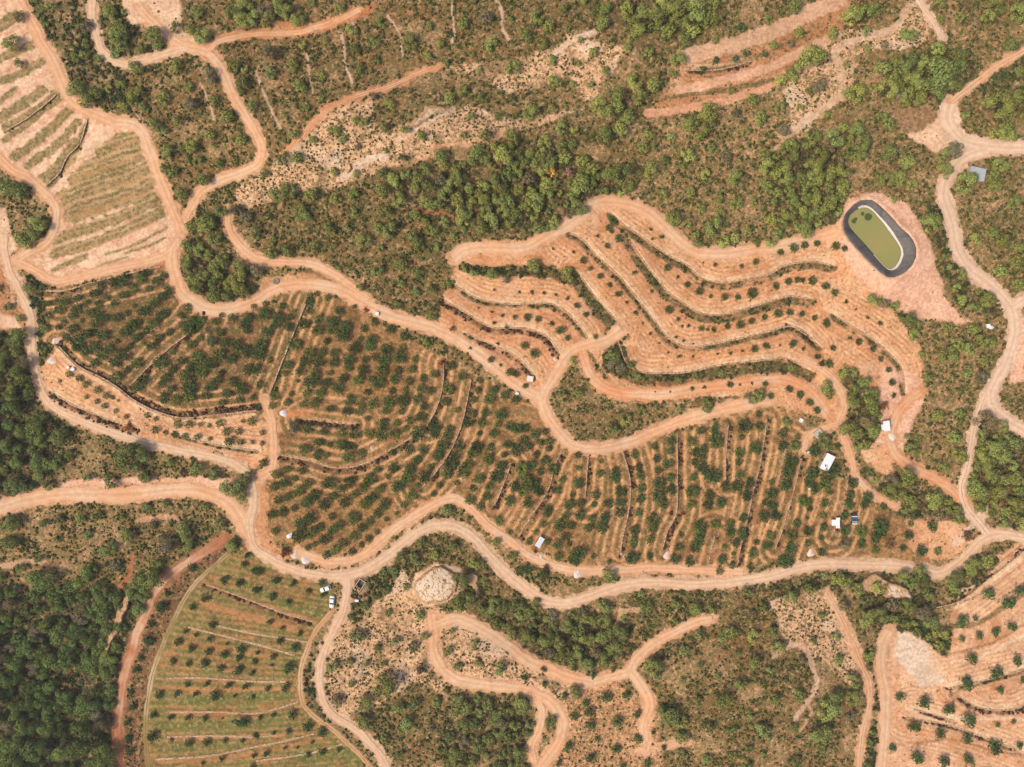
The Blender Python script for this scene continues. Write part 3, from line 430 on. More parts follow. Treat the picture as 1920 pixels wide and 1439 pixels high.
WU = UU + 14 * vnoise(UU, VV, 26, 1, 3); WV = VV + 14 * vnoise(UU, VV, 26, 2, 3)
RU = UU + 5 * vnoise(UU, VV, 14, 3, 2); RV = VV + 5 * vnoise(UU, VV, 14, 4, 2)

def bbox(pts, pad):
    a = np.array(pts); x0, y0 = a.min(0) - pad; x1, y1 = a.max(0) + pad
    i0 = int(max(0, (x0 + M) // STEP)); i1 = int(min(NX, (x1 + M) // STEP + 2))
    j0 = int(max(0, (y0 + M) // STEP)); j1 = int(min(NY, (y1 + M) // STEP + 2))
    return slice(j0, max(j0, j1)), slice(i0, max(i0, i1))
def poly_mask(pts, U=None, V=None):
    U = WU if U is None else U; V = WV if V is None else V
    m = np.zeros((NY, NX), bool); sl = bbox(pts, 20)
    u = U[sl]; v = V[sl]; ins = np.zeros(u.shape, bool); n = len(pts)
    for i in range(n):
        x1, y1 = pts[i]; x2, y2 = pts[(i + 1) % n]
        if y1 == y2: continue
        c = ((y1 > v) != (y2 > v)) & (u < (x2 - x1) * (v - y1) / (y2 - y1) + x1)
        ins ^= c
    m[sl] = ins
    return m
def line_dist(pts, pad, U=None, V=None):
    """distance to a polyline (and signed side: + = right of travel on the map), far value outside pad"""
    U = RU if U is None else U; V = RV if V is None else V
    D = np.full((NY, NX), 1e3); SG = np.zeros((NY, NX)); sl = bbox(pts, pad + 8)
    u = U[sl]; v = V[sl]; d = np.full(u.shape, 1e3); sg = np.zeros(u.shape)
    for (x1, y1), (x2, y2) in zip(pts[:-1], pts[1:]):
        dx, dy = x2 - x1, y2 - y1; L = dx * dx + dy * dy + 1e-9
        t = np.clip(((u - x1) * dx + (v - y1) * dy) / L, 0, 1)
        px = u - x1 - t * dx; py = v - y1 - t * dy; q = np.hypot(px, py)
        s = np.sign(dx * py - dy * px); k = q < d
        d = np.where(k, q, d); sg = np.where(k, s, sg)
    D[sl] = d; SG[sl] = sg
    return D, SG
def smooth(pts, step=5.0):
    """Catmull-Rom through the points, resampled"""
    p = np.array(pts, float)
    if len(p) < 3:
        L = np.hypot(*(p[1] - p[0])); n = max(2, int(L / step)); return [tuple(p[0] + (p[1] - p[0]) * i / n) for i in range(n + 1)]
    q = np.vstack([2 * p[0] - p[1], p, 2 * p[-1] - p[-2]]); out = []
    for i in range(1, len(q) - 2):
        a, b, c, d = q[i - 1], q[i], q[i + 1], q[i + 2]; n = max(2, int(np.hypot(*(c - b)) / step))
        for k in range(n):
            t = k / n
            out.append(tuple(0.5 * ((2 * b) + (c - a) * t + (2 * a - 5 * b + 4 * c - d) * t * t + (3 * b - a - 3 * c + d) * t ** 3)))
    out.append(tuple(p[-1])); return out

# --- zones
ZKEYS = list(ZK); ZID = np.zeros((NY, NX), int)
for key, pts in Z: ZID[poly_mask(pts)] = ZKEYS.index(key)
gc = np.array([C3(*ZK[k][0]) for k in ZKEYS]); GCOL = gc[ZID]
COV = np.array([ZK[k][1] for k in ZKEYS])[ZID]
SHR = np.array([ZK[k][5] for k in ZKEYS])[ZID]
def is_zone(*keys): return np.isin(ZID, [ZKEYS.index(k) for k in keys])
def box_blur(a, n=1):
    for _ in range(n):
        p = np.pad(a, ((1, 1), (1, 1)) + ((0, 0),) * (a.ndim - 2), mode='edge')
        a = (p[:-2, 1:-1] + p[2:, 1:-1] + p[1:-1, :-2] + p[1:-1, 2:] + 2 * p[1:-1, 1:-1]) / 6
    return a
GCOL = box_blur(GCOL, 3); COV = box_blur(COV, 3)
def paint(mask, c, cov=None):
    global COV
    mk = mask[..., None]; GCOL[:] = GCOL * (1 - mk) + c * mk
    if cov is not None: COV = COV * (1 - mask) + cov * mask
def soft(D, w, e=3.0): return np.clip((w - D) / e + 0.5, 0, 1)

# --- terrace walls: contour lines, ploughing lines and the level steps
WD = np.full((NY, NX), 1e3); WDH = WD.copy(); WDL = WD.copy(); HSTEP = np.zeros((NY, NX)); BANK = np.zeros((NY, NX)); BANKD = np.zeros((NY, NX))
wall_pts = []
for side, h, bw, kind, pts in WALLS:
    sp = smooth(pts, 4); wall_pts.append(sp); D, SG = line_dist(sp, 60, UU, VV); WD = np.minimum(WD, D)
    low = SG * side > 0; WDH = np.minimum(WDH, np.where(low, 1e3, D)); WDL = np.minimum(WDL, np.where(low, D, 1e3))
    HSTEP += np.where(low, -h * np.exp(-D / (8 + 6 * h)), 0.25 * h * np.exp(-D / 10)) * (D < 60)
    m = low * soft(np.abs(D - bw * 0.5 - 1.5), bw * 0.5, 4)
    m = m * np.clip(1.1 + 3.2 * vnoise(UU, VV, 18, 8, 2), .15, 1)
    if kind == 'g': BANK = np.maximum(BANK, m)
    elif kind != 'n': BANKD = np.maximum(BANKD, m)
n1 = vnoise(UU, VV, 60, 9, 2); n2 = vnoise(UU, VV, 8, 10, 2)
ter = is_zone('terr', 'tan', 'olive', 'bands').astype(float); orc = is_zone('orch', 'orch2').astype(float); gre = is_zone('green').astype(float)
lf = is_zone('left').astype(float)
wdw = WD + 5 * n1
fur = 0.5 + 0.5 * np.cos(wdw * 2 * np.pi / 8.0)                 # plough lines that follow the terrace walls
near = (WD < 58)
ter_o = is_zone('olive') * .5
m = (ter + ter_o) * near * np.clip(fur * 1.6 - 0.75, 0, 1) * (0.45 + 1.2 * n2); paint(np.clip(m, 0, .6), C3(250, 210, 168))
m = ter * near * np.clip((1 - fur) * 1.8 - 0.95, 0, 1) * (0.4 + 1.3 * n2); paint(np.clip(m, 0, .6), C3(182, 122, 78))
fo = 0.5 + 0.5 * np.cos((WD + 4 * n1) * 2 * np.pi / 15.0)
m = orc * near * np.clip(fo * 2 - 1.0, 0, 1) * (0.75 + n2); paint(np.clip(m, 0, .8), C3(240, 184, 134), .1)
m = orc * near * np.clip((1 - fo) * 2 - 1.0, 0, 1) * (0.6 + 2 * vnoise(UU, VV, 40, 12, 2)); paint(np.clip(m, 0, .8), C3(140, 106, 60), .6)
m = orc * np.clip(vnoise(UU, VV, 34, 13, 3) * 4 - .3, 0, .8); paint(m, C3(146, 98, 60))
m = ter * np.clip(vnoise(UU, VV, 40, 15, 3) * 4 - .4, 0, .7); paint(m, C3(236, 188, 150))
m = ter * np.clip(-vnoise(UU, VV, 26, 16, 3) * 4 - .5, 0, .6); paint(m, C3(206, 138, 84))
m = gre * np.clip(vnoise(UU, VV, 40, 17, 2) * 3 + .1, 0, .8); paint(m, C3(124, 130, 60))
m = gre * np.clip(-vnoise(UU * .5, VV, 14, 18, 3) * 4, 0, .8); paint(m, C3(180, 124, 76))
m = lf * np.clip(vnoise(UU, VV, 12, 19, 3) * 5 - .2, 0, .6); paint(m, C3(226, 158, 122))
m = ter * np.clip(1.3 - WDH / 11, 0, 1) * (.55 + n2); paint(np.clip(m, 0, .7), C3(250, 212, 172), .05)
m = ter * np.clip(1 - np.abs(WDL - 22) / 12, 0, 1) * (.5 + n2); paint(np.clip(m, 0, .6), C3(226, 146, 94), .2)
# scrub: bare openings and darker litter
sc_ = is_zone('scrub', 'scrubb', 'scrubg', 'mixed', 'lens', 'sparse', 'wood', 'bush').astype(float)
op = np.clip(vnoise(UU, VV, 46, 21, 4) * 7 - .55, 0, 1); paint(op * sc_ * .72, C3(230, 178, 136))
dk = np.clip(-vnoise(UU, VV, 36, 22, 4) * 6 - .7, 0, 1); paint(dk * sc_ * .6, C3(104, 80, 48))
rd = np.clip(vnoise(UU, VV, 50, 23, 3) * 6 - 1.0, 0, 1); paint(rd * is_zone('scrubb', 'scrub', 'mixed') * .6, C3(170, 96, 56))
ycv = VV - (UU - 290) * (.25 - (VV - 1100) / 330 * .37) + 4 * n1; rw = .5 + .5 * np.cos(ycv * 2 * np.pi / 13.0)
paint(gre * np.clip(rw * 2 - 1.1, 0, 1) * (.6 + n2), C3(196, 146, 94)); paint(gre * np.clip((1 - rw) * 2 - 1.2, 0, 1) * (.55 + n2), C3(104, 98, 50))
# strips
STM = np.zeros((NY, NX))
for c, w, o, pts in ST:
    D, _ = line_dist(smooth(pts), w + 10, WU * .4 + RU * .6, WV * .4 + RV * .6)
    e = np.clip((w * .5 * (1 + .35 * n2 * 2) - D) / 3 + .5, 0, 1) * o; paint(e, C3(*c), .55 if c[0] < 180 else .12)
    if c[0] >= 180: STM = np.maximum(STM, e)
paint(BANK * .85, C3(118, 98, 58), .6); paint(BANKD * .8, C3(132, 88, 60), .5)
# verges of the roads
RM = np.zeros((NY, NX)); RSOFT = np.zeros((NY, NX)); road_pts = []
for name, label, w, ck, pts in ROADS:
    sp = smooth(pts, 5); road_pts.append(sp); D, _ = line_dist(sp, w + 14, UU, VV)
    core = soft(D, w * .5, 2); RM = np.maximum(RM, core)
    RSOFT = np.maximum(RSOFT, np.clip((w * .5 + 14 - D) / 12, 0, 1))
    D2, _ = line_dist(sp, w + 14)
    vr = np.clip((w * .5 + (1.5 if ck in ('track', 'grass') else 4.5) * (1 + 2.4 * n2) - D2) / 3 + .5, 0, 1)
    c = np.array(ROADCOL[ck]) * .97
    paint(vr * (.5 if ck in ('track', 'grass') else .85), C3(*c), .05)
    STM = np.maximum(STM, vr)
HSTEP *= (1 - .9 * RSOFT)
# rocky pale ground
ROCKY = is_zone('sparse') * np.clip(vnoise(UU, VV, 40, 31, 3) * 6 - .6, 0, 1)
paint(ROCKY * .55, C3(232, 208, 184), .15)

# --- the pond basin
POND_OUT = [(1555 + x / 8.0, 355 + y / 8.0) for x, y in ((480,175),(560,168),(640,170),(740,240),(860,350),(960,455),(1060,580),(1180,680),(1250,765),(1295,880),(1298,1000),(1240,1130),(1140,1235),(1040,1290),(950,1320),(860,1305),(770,1240),(650,1130),(530,1010),(400,870),(300,750),(232,630),(210,500),(240,385),(320,290),(400,222))]
POND_IN = [(1555 + x / 8.0, 355 + y / 8.0) for x, y in ((500,270),(570,272),(650,320),(720,400),(820,515),(920,650),(1010,780),(1070,880),(1085,970),(1050,1080),(990,1170),(920,1210),(855,1190),(750,1080),(650,960),(540,835),(440,725),(345,625),(285,540),(275,460),(310,380),(390,310))]
PM = poly_mask(POND_OUT, UU, VV).astype(float)
# --- relief
H = 2.0 * vnoise(UU, VV, 220, 41, 3) + 0.25 * vnoise(UU, VV, 24, 42, 3)
for u, v, su, sv, a in ((740, 250, 260, 90, 8), (1200, 90, 240, 80, 5), (1000, 340, 220, 50, -3), (110, 1260, 150, 170, -7), (822, 1100, 70, 40, 3),
                        (1400, 1290, 200, 110, 5), (1030, 1180, 150, 45, -4), (1650, 450, 150, 110, 3), (60, 760, 60, 120, -3), (400, 150, 120, 120, 3), (1180, 790, 100, 40, -2)):
    H += a * np.exp(-((UU - u) / su) ** 2 - ((VV - v) / sv) ** 2)
H += (720 - VV) / 720 * 4
pd, _ = line_dist(POND_OUT + POND_OUT[:1], 60, UU, VV)
HP = float(H[int((450 + M) / STEP), int((1650 + M) / STEP)])
k = np.clip(1 - pd / 45, 0, 1) ; k = np.maximum(k, PM); k = k * k * (3 - 2 * k); H = H * (1 - k) + HP * k
H += 0.5 * np.exp(-((pd - 5) / 4) ** 2) * (1 - PM)             # the bund round the basin
rr = vnoise(UU, VV, 7, 44, 2)
H += HSTEP * (1 - k) + 0.18 * rr * (1 - RSOFT) * (SHR > .5) 
CIST = [(674.8, 1085.7), (686.8, 1091.5), (673.5, 1111), (661.5, 1104.5)]
cm = poly_mask(CIST, UU, VV); H = box_blur(H, 1)
Hs = H.copy()                                                   # the surface things stand on
H = H - 5.5 * np.clip((PM * pd) / 3, 0, 1)                      # excavated basin under the liner
H[cm] -= 2.6

def samp(A, u, v):
    u = np.asarray(u, float); v = np.asarray(v, float)
    u = np.where(u < GX[0], 2 * GX[0] - u, u); u = np.where(u > GX[-1], 2 * GX[-1] - u, u)
    v = np.where(v < GY[0], 2 * GY[0] - v, v); v = np.where(v > GY[-1], 2 * GY[-1] - v, v)
    x = np.clip((u - GX[0]) / STEP, 0, NX - 1.001); y = np.clip((v - GY[0]) / STEP, 0, NY - 1.001)
    i = x.astype(int); j = y.astype(int); fx = x - i; fy = y - j
    if A.ndim == 3: fx = fx[..., None]; fy = fy[..., None]
    return (A[j, i] * (1 - fx) + A[j, i + 1] * fx) * (1 - fy) + (A[j + 1, i] * (1 - fx) + A[j + 1, i + 1] * fx) * fy
def hs(u, v): return samp(Hs, u, v)
def wpos(u, v, z):
    """map point seen at survey position (u, v) lying at height z"""
    f = S * (HC - z) / HC
    return (np.asarray(u) - CU) * f, -(np.asarray(v) - CV) * f
def W(u, v, dz=0.0):
    z = float(hs(u, v)) + dz; x, y = wpos(u, v, z); return Vector((float(x), float(y), z))

# ---------------------------------------------------------------- materials
def mat(name, rough=0.9):
    m = bpy.data.materials.new(name); m.use_nodes = True
    n = m.node_tree.nodes; l = m.node_tree.links; b = n['Principled BSDF']; b.inputs['Roughness'].default_value = rough
    b.inputs['Specular IOR Level'].default_value = 0.25
    return m, n, l, b
def mixc(n, l, a, b, f, mode='MIX'):
    x = n.new('ShaderNodeMix'); x.data_type = 'RGBA'; x.blend_type = mode
    for s, val in ((x.inputs[0], f), (x.inputs[6], a), (x.inputs[7], b)):
        if hasattr(val, 'is_linked') or hasattr(val, 'links'): l.new(val, s)
        elif isinstance(val, (int, float)): s.default_value = val
        else: s.default_value = tuple(val)[:3] + (1,)
    return x.outputs[2]
def noise(n, l, scale, detail=2, rough=.5, vec=None):
    x = n.new('ShaderNodeTexNoise'); x.inputs['Scale'].default_value = scale; x.inputs['Detail'].default_value = detail
    x.inputs['Roughness'].default_value = rough
    if vec is not None: l.new(vec, x.inputs['Vector'])
    return x.outputs[0]
def ramp(n, l, f, a, b, ca=(0, 0, 0), cb=(1, 1, 1)):
    x = n.new('ShaderNodeValToRGB'); x.color_ramp.elements[0].position = a; x.color_ramp.elements[1].position = b
    x.color_ramp.elements[0].color = tuple(ca) + (1,); x.color_ramp.elements[1].color = tuple(cb) + (1,)
    l.new(f, x.inputs[0]); return x.outputs[0]
def mth(n, l, op, a, b=None):
    x = n.new('ShaderNodeMath'); x.operation = op
    for s, val in ((x.inputs[0], a), (x.inputs[1], b)):
        if val is None: continue
        if isinstance(val, (int, float)): s.default_value = val
        else: l.new(val, s)
    return x.outputs[0]
def attr(n, name):
    x = n.new('ShaderNodeAttribute'); x.attribute_name = name; return x
def geo(n): return n.new('ShaderNodeNewGeometry').outputs['Position']
def bump(n, l, b, h, strength=.4, dist=.1):
    x = n.new('ShaderNodeBump'); x.inputs['Strength'].default_value = strength; x.inputs['Distance'].default_value = dist
    l.new(h, x.inputs['Height']); l.new(x.outputs[0], b.inputs['Normal'])

def ground_material():
    m, n, l, b = mat("earth_ground", .95); p = geo(n)
    col = attr(n, 'gcol').outputs['Color']; cov = attr(n, 'cov').outputs['Fac']
    f1 = noise(n, l, .9, 4, .65, p); f2 = noise(n, l, .16, 3, .6, p); f3 = noise(n, l, 2.6, 3, .6, p)
    c = mixc(n, l, col, ramp(n, l, f1, .3, .7, (.72, .66, .6), (1.26, 1.28, 1.3)), 1.0, 'MULTIPLY')
    c = mixc(n, l, c, ramp(n, l, f2, .3, .7, (.84, .8, .76), (1.14, 1.16, 1.18)), 1.0, 'MULTIPLY')
    # low herbs and dry litter, patchy, amount by the surveyed cover
    th = mth(n, l, 'SUBTRACT', mth(n, l, 'ADD', noise(n, l, .75, 4, .7, p), mth(n, l, 'MULTIPLY', cov, .42)), .68)
    hm = mth(n, l, 'MULTIPLY', th, 12.0); hx = n.new('ShaderNodeClamp'); l.new(hm, hx.inputs[0])
    herb = mixc(n, l, C3(82, 86, 42), C3(118, 116, 58), ramp(n, l, f3, .35, .65))
    c = mixc(n, l, c, herb, mth(n, l, 'MULTIPLY', hx.outputs[0], .72))
    # bare tan specks between the herbs
    tp = ramp(n, l, noise(n, l, .62, 5, .75, p), .52, .60); tm = mth(n, l, 'MULTIPLY', tp, mth(n, l, 'MULTIPLY', cov, .95))
    c = mixc(n, l, c, C3(226, 176, 132), tm)
    # brown litter
    lt = ramp(n, l, noise(n, l, .42, 4, .7, p), .56, .64); lm = mth(n, l, 'MULTIPLY', lt, mth(n, l, 'MULTIPLY', cov, .8))
    c = mixc(n, l, c, C3(140, 92, 58), lm)
    # small stones and clods
    v = n.new('ShaderNodeTexVoronoi'); v.inputs['Scale'].default_value = 1.3; l.new(p, v.inputs['Vector'])
    st = ramp(n, l, v.outputs['Distance'], .10, .17, (1, 1, 1), (0, 0, 0)); gate = ramp(n, l, noise(n, l, .3, 2, .5, p), .52, .6)
    c = mixc(n, l, c, C3(120, 80, 55), mth(n, l, 'MULTIPLY', mth(n, l, 'MULTIPLY', st, gate), .5))
    l.new(c, b.inputs['Base Color'])
    bump(n, l, b, mth(n, l, 'ADD', f1, mth(n, l, 'MULTIPLY', hx.outputs[0], .5)), .7, .25)
    return m
MG = ground_material()

def mesh_np(name, V, F, mats, smooth_=False, attrs=None, mi=None):
    """mesh from numpy: V (n,3), F (m,k)"""
    me = bpy.data.meshes.new(name); V = np.asarray(V, np.float32); F = np.asarray(F, np.int32); k = F.shape[1]
    me.vertices.add(len(V)); me.vertices.foreach_set('co', V.ravel())
    me.loops.add(F.size); me.loops.foreach_set('vertex_index', F.ravel())
    me.polygons.add(len(F)); me.polygons.foreach_set('loop_start', np.arange(0, F.size, k, dtype=np.int32))
    try: me.polygons.foreach_set('loop_total', np.full(len(F), k, dtype=np.int32))
    except Exception: pass
    if mi is not None: me.polygons.foreach_set('material_index', np.asarray(mi, np.int32))
    me.polygons.foreach_set('use_smooth', np.full(len(F), bool(smooth_)))
    for an, (ty, dat) in (attrs or {}).items():
        a = me.attributes.new(an, ty, 'POINT')
        if ty == 'FLOAT': a.data.foreach_set('value', np.asarray(dat, np.float32).ravel())
        else:
            d = np.asarray(dat, np.float32)
            if d.shape[1] == 3: d = np.hstack([d, np.ones((len(d), 1), np.float32)])
            a.data.foreach_set('color', d.ravel())
    for mm in (mats if isinstance(mats, (list, tuple)) else [mats]): me.materials.append(mm)
    me.update(calc_edges=True); me.validate(verbose=False)
    return me
def obj(name, me, parent=None, loc=None, label=None, cat=None, group=None, kind=None):
    o = bpy.data.objects.new(name, me); COL.objects.link(o)
    if parent is not None: o.parent = parent
    if loc is not None: o.location = loc
    tagit(o, label, cat, group, kind); return o
def tagit(o, label=None, cat=None, group=None, kind=None):
    if label: o['label'] = label
    if cat: o['category'] = cat
    if group: o['group'] = group
    if kind: o['kind'] = kind
    return o

# ---------------------------------------------------------------- ground sheet
def grow(a, n, sgn):
    out = []; x = a; s = STEP
    for _ in range(n): s *= 1.22; x += sgn * s; out.append(x)
    return out
gx = np.array(grow(GX[0], 34, -1)[::-1] + list(GX) + grow(GX[-1], 34, 1))
gy = np.array(grow(GY[0], 34, -1)[::-1] + list(GY) + grow(GY[-1], 34, 1))
uu, vv = np.meshgrid(gx, gy)
hh = samp(H, uu, vv); cc = samp(GCOL, uu, vv); cv = samp(COV, uu, vv)
far = np.clip((np.maximum.reduce([GX[0] - uu, uu - GX[-1], GY[0] - vv, vv - GY[-1], np.zeros_like(uu)])) / 300, 0, 1)
hh = hh * (1 - far) + 3 * far; f3_ = np.clip(far * 3, 0, 1)[..., None]; cc = cc * (1 - f3_) + C3(150, 122, 82) * f3_; cv = cv * (1 - far) + .6 * far
xx, yy = wpos(uu, vv, hh)
ny, nx = uu.shape; idx = np.arange(ny * nx).reshape(ny, nx)
F = np.stack([idx[:-1, :-1], idx[1:, :-1], idx[1:, 1:], idx[:-1, 1:]], -1).reshape(-1, 4)
me = mesh_np('ground', np.stack([xx, yy, hh], -1).reshape(-1, 3), F, MG, True, {'gcol': ('FLOAT_COLOR', cc.reshape(-1, 3)), 'cov': ('FLOAT', cv.ravel())})
obj('ground', me, label='orange earth and scrub hillside ground around the orchards', cat='ground', kind='structure')

# ---------------------------------------------------------------- roads
def road_material():
    m, n, l, b = mat("compacted_earth", .95); p = geo(n)
    col = attr(n, 'rcol').outputs['Color']; ax = attr(n, 'rx').outputs['Fac']
    f1 = noise(n, l, .5, 4, .6, p); f2 = noise(n, l, 3.0, 3, .6, p)
    col = mixc(n, l, col, mixc(n, l, col, C3(236, 204, 172), .55), ramp(n, l, noise(n, l, .06, 3, .6, p), .42, .6))
    c = mixc(n, l, col, ramp(n, l, f1, .3, .7, (.88, .84, .80), (1.1, 1.1, 1.1)), 1.0, 'MULTIPLY')
    c = mixc(n, l, c, ramp(n, l, f2, .3, .7, (.88, .86, .84), (1.1, 1.1, 1.12)), 1.0, 'MULTIPLY')
    aa = mth(n, l, 'ABSOLUTE', ax); wob = mth(n, l, 'MULTIPLY', mth(n, l, 'SUBTRACT', noise(n, l, .12, 2, .5, p), .5), .3)
    rut = mth(n, l, 'ABSOLUTE', mth(n, l, 'SUBTRACT', mth(n, l, 'ADD', aa, wob), .42))
    rm = ramp(n, l, rut, .06, .16, (1, 1, 1), (0, 0, 0))
    mid = ramp(n, l, mth(n, l, 'ADD', aa, wob), .06, .2, (1, 1, 1), (0, 0, 0)); c = mixc(n, l, c, mixc(n, l, c, (.90, .87, .80), 1.0, 'MULTIPLY'), mth(n, l, 'MULTIPLY', mid, mth(n, l, 'MULTIPLY', f1, 1.3)))
    c = mixc(n, l, c, mixc(n, l, c, (1.10, 1.11, 1.13), 1.0, 'MULTIPLY'), mth(n, l, 'MULTIPLY', rm, .9))
    ed = ramp(n, l, mth(n, l, 'ADD', aa, mth(n, l, 'MULTIPLY', mth(n, l, 'SUBTRACT', f1, .5), .9)), .72, 1.0)
    c = mixc(n, l, c, mixc(n, l, c, (.96, .90, .85), 1.0, 'MULTIPLY'), ed)
    l.new(c, b.inputs['Base Color']); bump(n, l, b, f2, .35, .08); return m
MR = road_material()
ORDER = {'white': 9, 'pale': 8, 'pink': 5, 'orange': 4, 'red': 3, 'track': 2, 'grass': 1}
road_i = 0
for (name, label, w, ck, pts), _sp in zip(ROADS, road_pts):
    sp = np.array(smooth(pts, 2)); n = len(sp); tg = np.gradient(sp, axis=0); tg /= np.linalg.norm(tg, axis=1)[:, None]; nr = np.stack([-tg[:, 1], tg[:, 0]], 1)
    road_i += 1
    wl_ = w * .5 * (1 + .50 * vnoise(sp[:, 0], sp[:, 1], 22, 50 + road_i, 4) * 2); wr_ = w * .5 * (1 + .50 * vnoise(sp[:, 0], sp[:, 1], 22, 150 + road_i, 4) * 2)
    ts = np.array([-1, -.7, -.42, -.15, .15, .42, .7, 1]); V_ = []; rc = []; rx = []
    base = C3(*ROADCOL[ck])
    if name == 'path' or ck in ('track', 'grass'): lanes = [(-1, -.25), (.25, 1)]
    else: lanes = [(-1, 1)]
    for t in ts:
        q = sp + nr * (np.where(t < 0, wl_, wr_) * t)[:, None]
        z = samp(Hs, q[:, 0], q[:, 1]) + .05 + .012 * ORDER[ck] + road_i * .0015 - (.06 if abs(t) == 1 else 0) - (.02 if abs(t) == .42 else 0)
        x, y = wpos(q[:, 0], q[:, 1], z); V_.append(np.stack([x, y, z], 1)); rc.append(np.repeat(base[None], n, 0)); rx.append(np.full(n, t))
    V_ = np.concatenate(V_); k = len(ts); ii = np.arange(n * k).reshape(k, n); Fq = []
    for a in range(k - 1):
        if len(lanes) == 2 and a == 3: continue            # grass strip between the two wheel tracks
        Fq.append(np.stack([ii[a, :-1], ii[a, 1:], ii[a + 1, 1:], ii[a + 1, :-1]], 1)[:, ::-1])
    me = mesh_np(name, V_, np.concatenate(Fq), MR, True, {'rcol': ('FLOAT_COLOR', np.concatenate(rc)), 'rx': ('FLOAT', np.concatenate(rx))})
    obj(name, me, label=label, cat=name.replace('_', ' '), kind='structure')
# ---------------------------------------------------------------- foliage templates
def quad_cloud(cent, nrm, size, rng, jit=.32):
    """one small leaf spray (quad) per centre, roughly facing its normal"""
    n = len(cent); d = nrm + rng.normal(0, jit, (n, 3)); d /= np.linalg.norm(d, axis=1)[:, None] + 1e-9
    a = np.cross(d, rng.normal(0, 1, (n, 3))); a /= np.linalg.norm(a, axis=1)[:, None] + 1e-9; b = np.cross(d, a)
    s = size * rng.uniform(.6, 1.3, n)[:, None]; t = s * rng.uniform(.55, 1.0, n)[:, None]
    V = np.stack([cent - a * s - b * t * .6, cent + a * s * .3 - b * t, cent + a * s + b * t * .5, cent - a * s * .2 + b * t], 1).reshape(-1, 3)
    F = np.arange(4 * n).reshape(n, 4); return V, F
def puffs(centres, radii, per, size, rng, tint=.22, flat=.8):
    Vs, Fs, Cs = [], [], []; off = 0
    for c, r in zip(centres, radii):
        n = max(6, int(per * (r ** 2))); d = rng.normal(0, 1, (n, 3)); d[:, 2] = np.abs(d[:, 2]) * 1.0 - .25 * rng.random(n); d /= np.linalg.norm(d, axis=1)[:, None]
        rad = r * rng.uniform(.72, 1.06, n)[:, None]; cen = np.array(c) + d * rad * np.array([1, 1, flat])
        V, F = quad_cloud(cen, d, size, rng); shade = (1 + rng.normal(0, tint * .5, 1)) * (1 + rng.normal(0, tint, n))
        yel = rng.normal(0, .09, n); col = np.stack([shade * (1 + yel), shade, shade * (1 - yel)], 1)
        Vs.append(V); Fs.append(F + off); Cs.append(np.repeat(col, 4, 0)); off += len(V)
    return np.concatenate(Vs), np.concatenate(Fs), np.clip(np.concatenate(Cs), .35, 2.0)
def pine_template(seed, per=760, size=.062):
    r = np.random.default_rng(seed); cs, rs = [], []
    st = r.uniform(.8, 1.2); ang = r.uniform(0, 6.3)
    for k in range(r.integers(8, 12)):
        rad = math.sqrt(r.random()) * .72; a = r.uniform(0, 6.283); x, y = rad * math.cos(a) * st, rad * math.sin(a) / st
        cs.append((x * math.cos(ang) - y * math.sin(ang), x * math.sin(ang) + y * math.cos(ang), 1.05 - rad * rad * .85 + r.uniform(-.08, .1))); rs.append(r.uniform(.26, .46))
    for k in range(5): a = r.uniform(0, 6.28); cs.append((.6 * math.cos(a), .6 * math.sin(a), .45)); rs.append(.3)
    return puffs(cs, rs, per, size, r, .13)
def ring_template(seed, per=520, size=.085):
    """open vase-pruned fruit tree: a ring of leafy limbs round a bare centre"""
    r = np.random.default_rng(seed); cs, rs = [], []; n = r.integers(8, 11); a0 = r.uniform(0, 6.28)
    for k in range(n):
        a = a0 + k * 6.283 / n + r.uniform(-.15, .15); L = r.uniform(.56, .72); cs.append((L * math.cos(a), L * math.sin(a), .62 + r.uniform(-.08, .1))); rs.append(r.uniform(.24, .31))
        if r.random() < .35: q = r.uniform(.84, .98); cs.append((q * math.cos(a + r.uniform(-.1, .1)), q * math.sin(a), .42)); rs.append(r.uniform(.10, .16))
    for k in range(6): a = a0 + k * 1.047; cs.append((.36 * math.cos(a), .36 * math.sin(a), .58)); rs.append(r.uniform(.2, .27))
    return puffs(cs, rs, per, size, r, .18)
def olive_template(seed, per=380, size=.09):
    r = np.random.default_rng(seed); cs, rs = [], []
    for k in range(11): a = r.uniform(0, 6.28); q = math.sqrt(r.random()) * .62; cs.append((q * math.cos(a), q * math.sin(a), .75 - .4 * q + r.uniform(-.1, .1))); rs.append(r.uniform(.22, .36))
    for k in range(7): a = r.uniform(0, 6.28); q = r.uniform(.75, .98); cs.append((q * math.cos(a), q * math.sin(a), .42)); rs.append(.10)
    return puffs(cs, rs, per, size, r, .28)
def shrub_template(seed, n=22, size=.34):
    r = np.random.default_rng(seed); d = r.normal(0, 1, (n, 3)); d[:, 2] = np.abs(d[:, 2]); d /= np.linalg.norm(d, axis=1)[:, None]
    cen = d * r.uniform(.35, .95, n)[:, None] * np.array([1, 1, .8]); V, F = quad_cloud(cen, d, size, r, .35)
    s = 1 + r.normal(0, .28, n); y = r.normal(0, .08, n); return V, F, np.clip(np.repeat(np.stack([s * (1 + y), s, s * (1 - y)], 1), 4, 0), .35, 2)

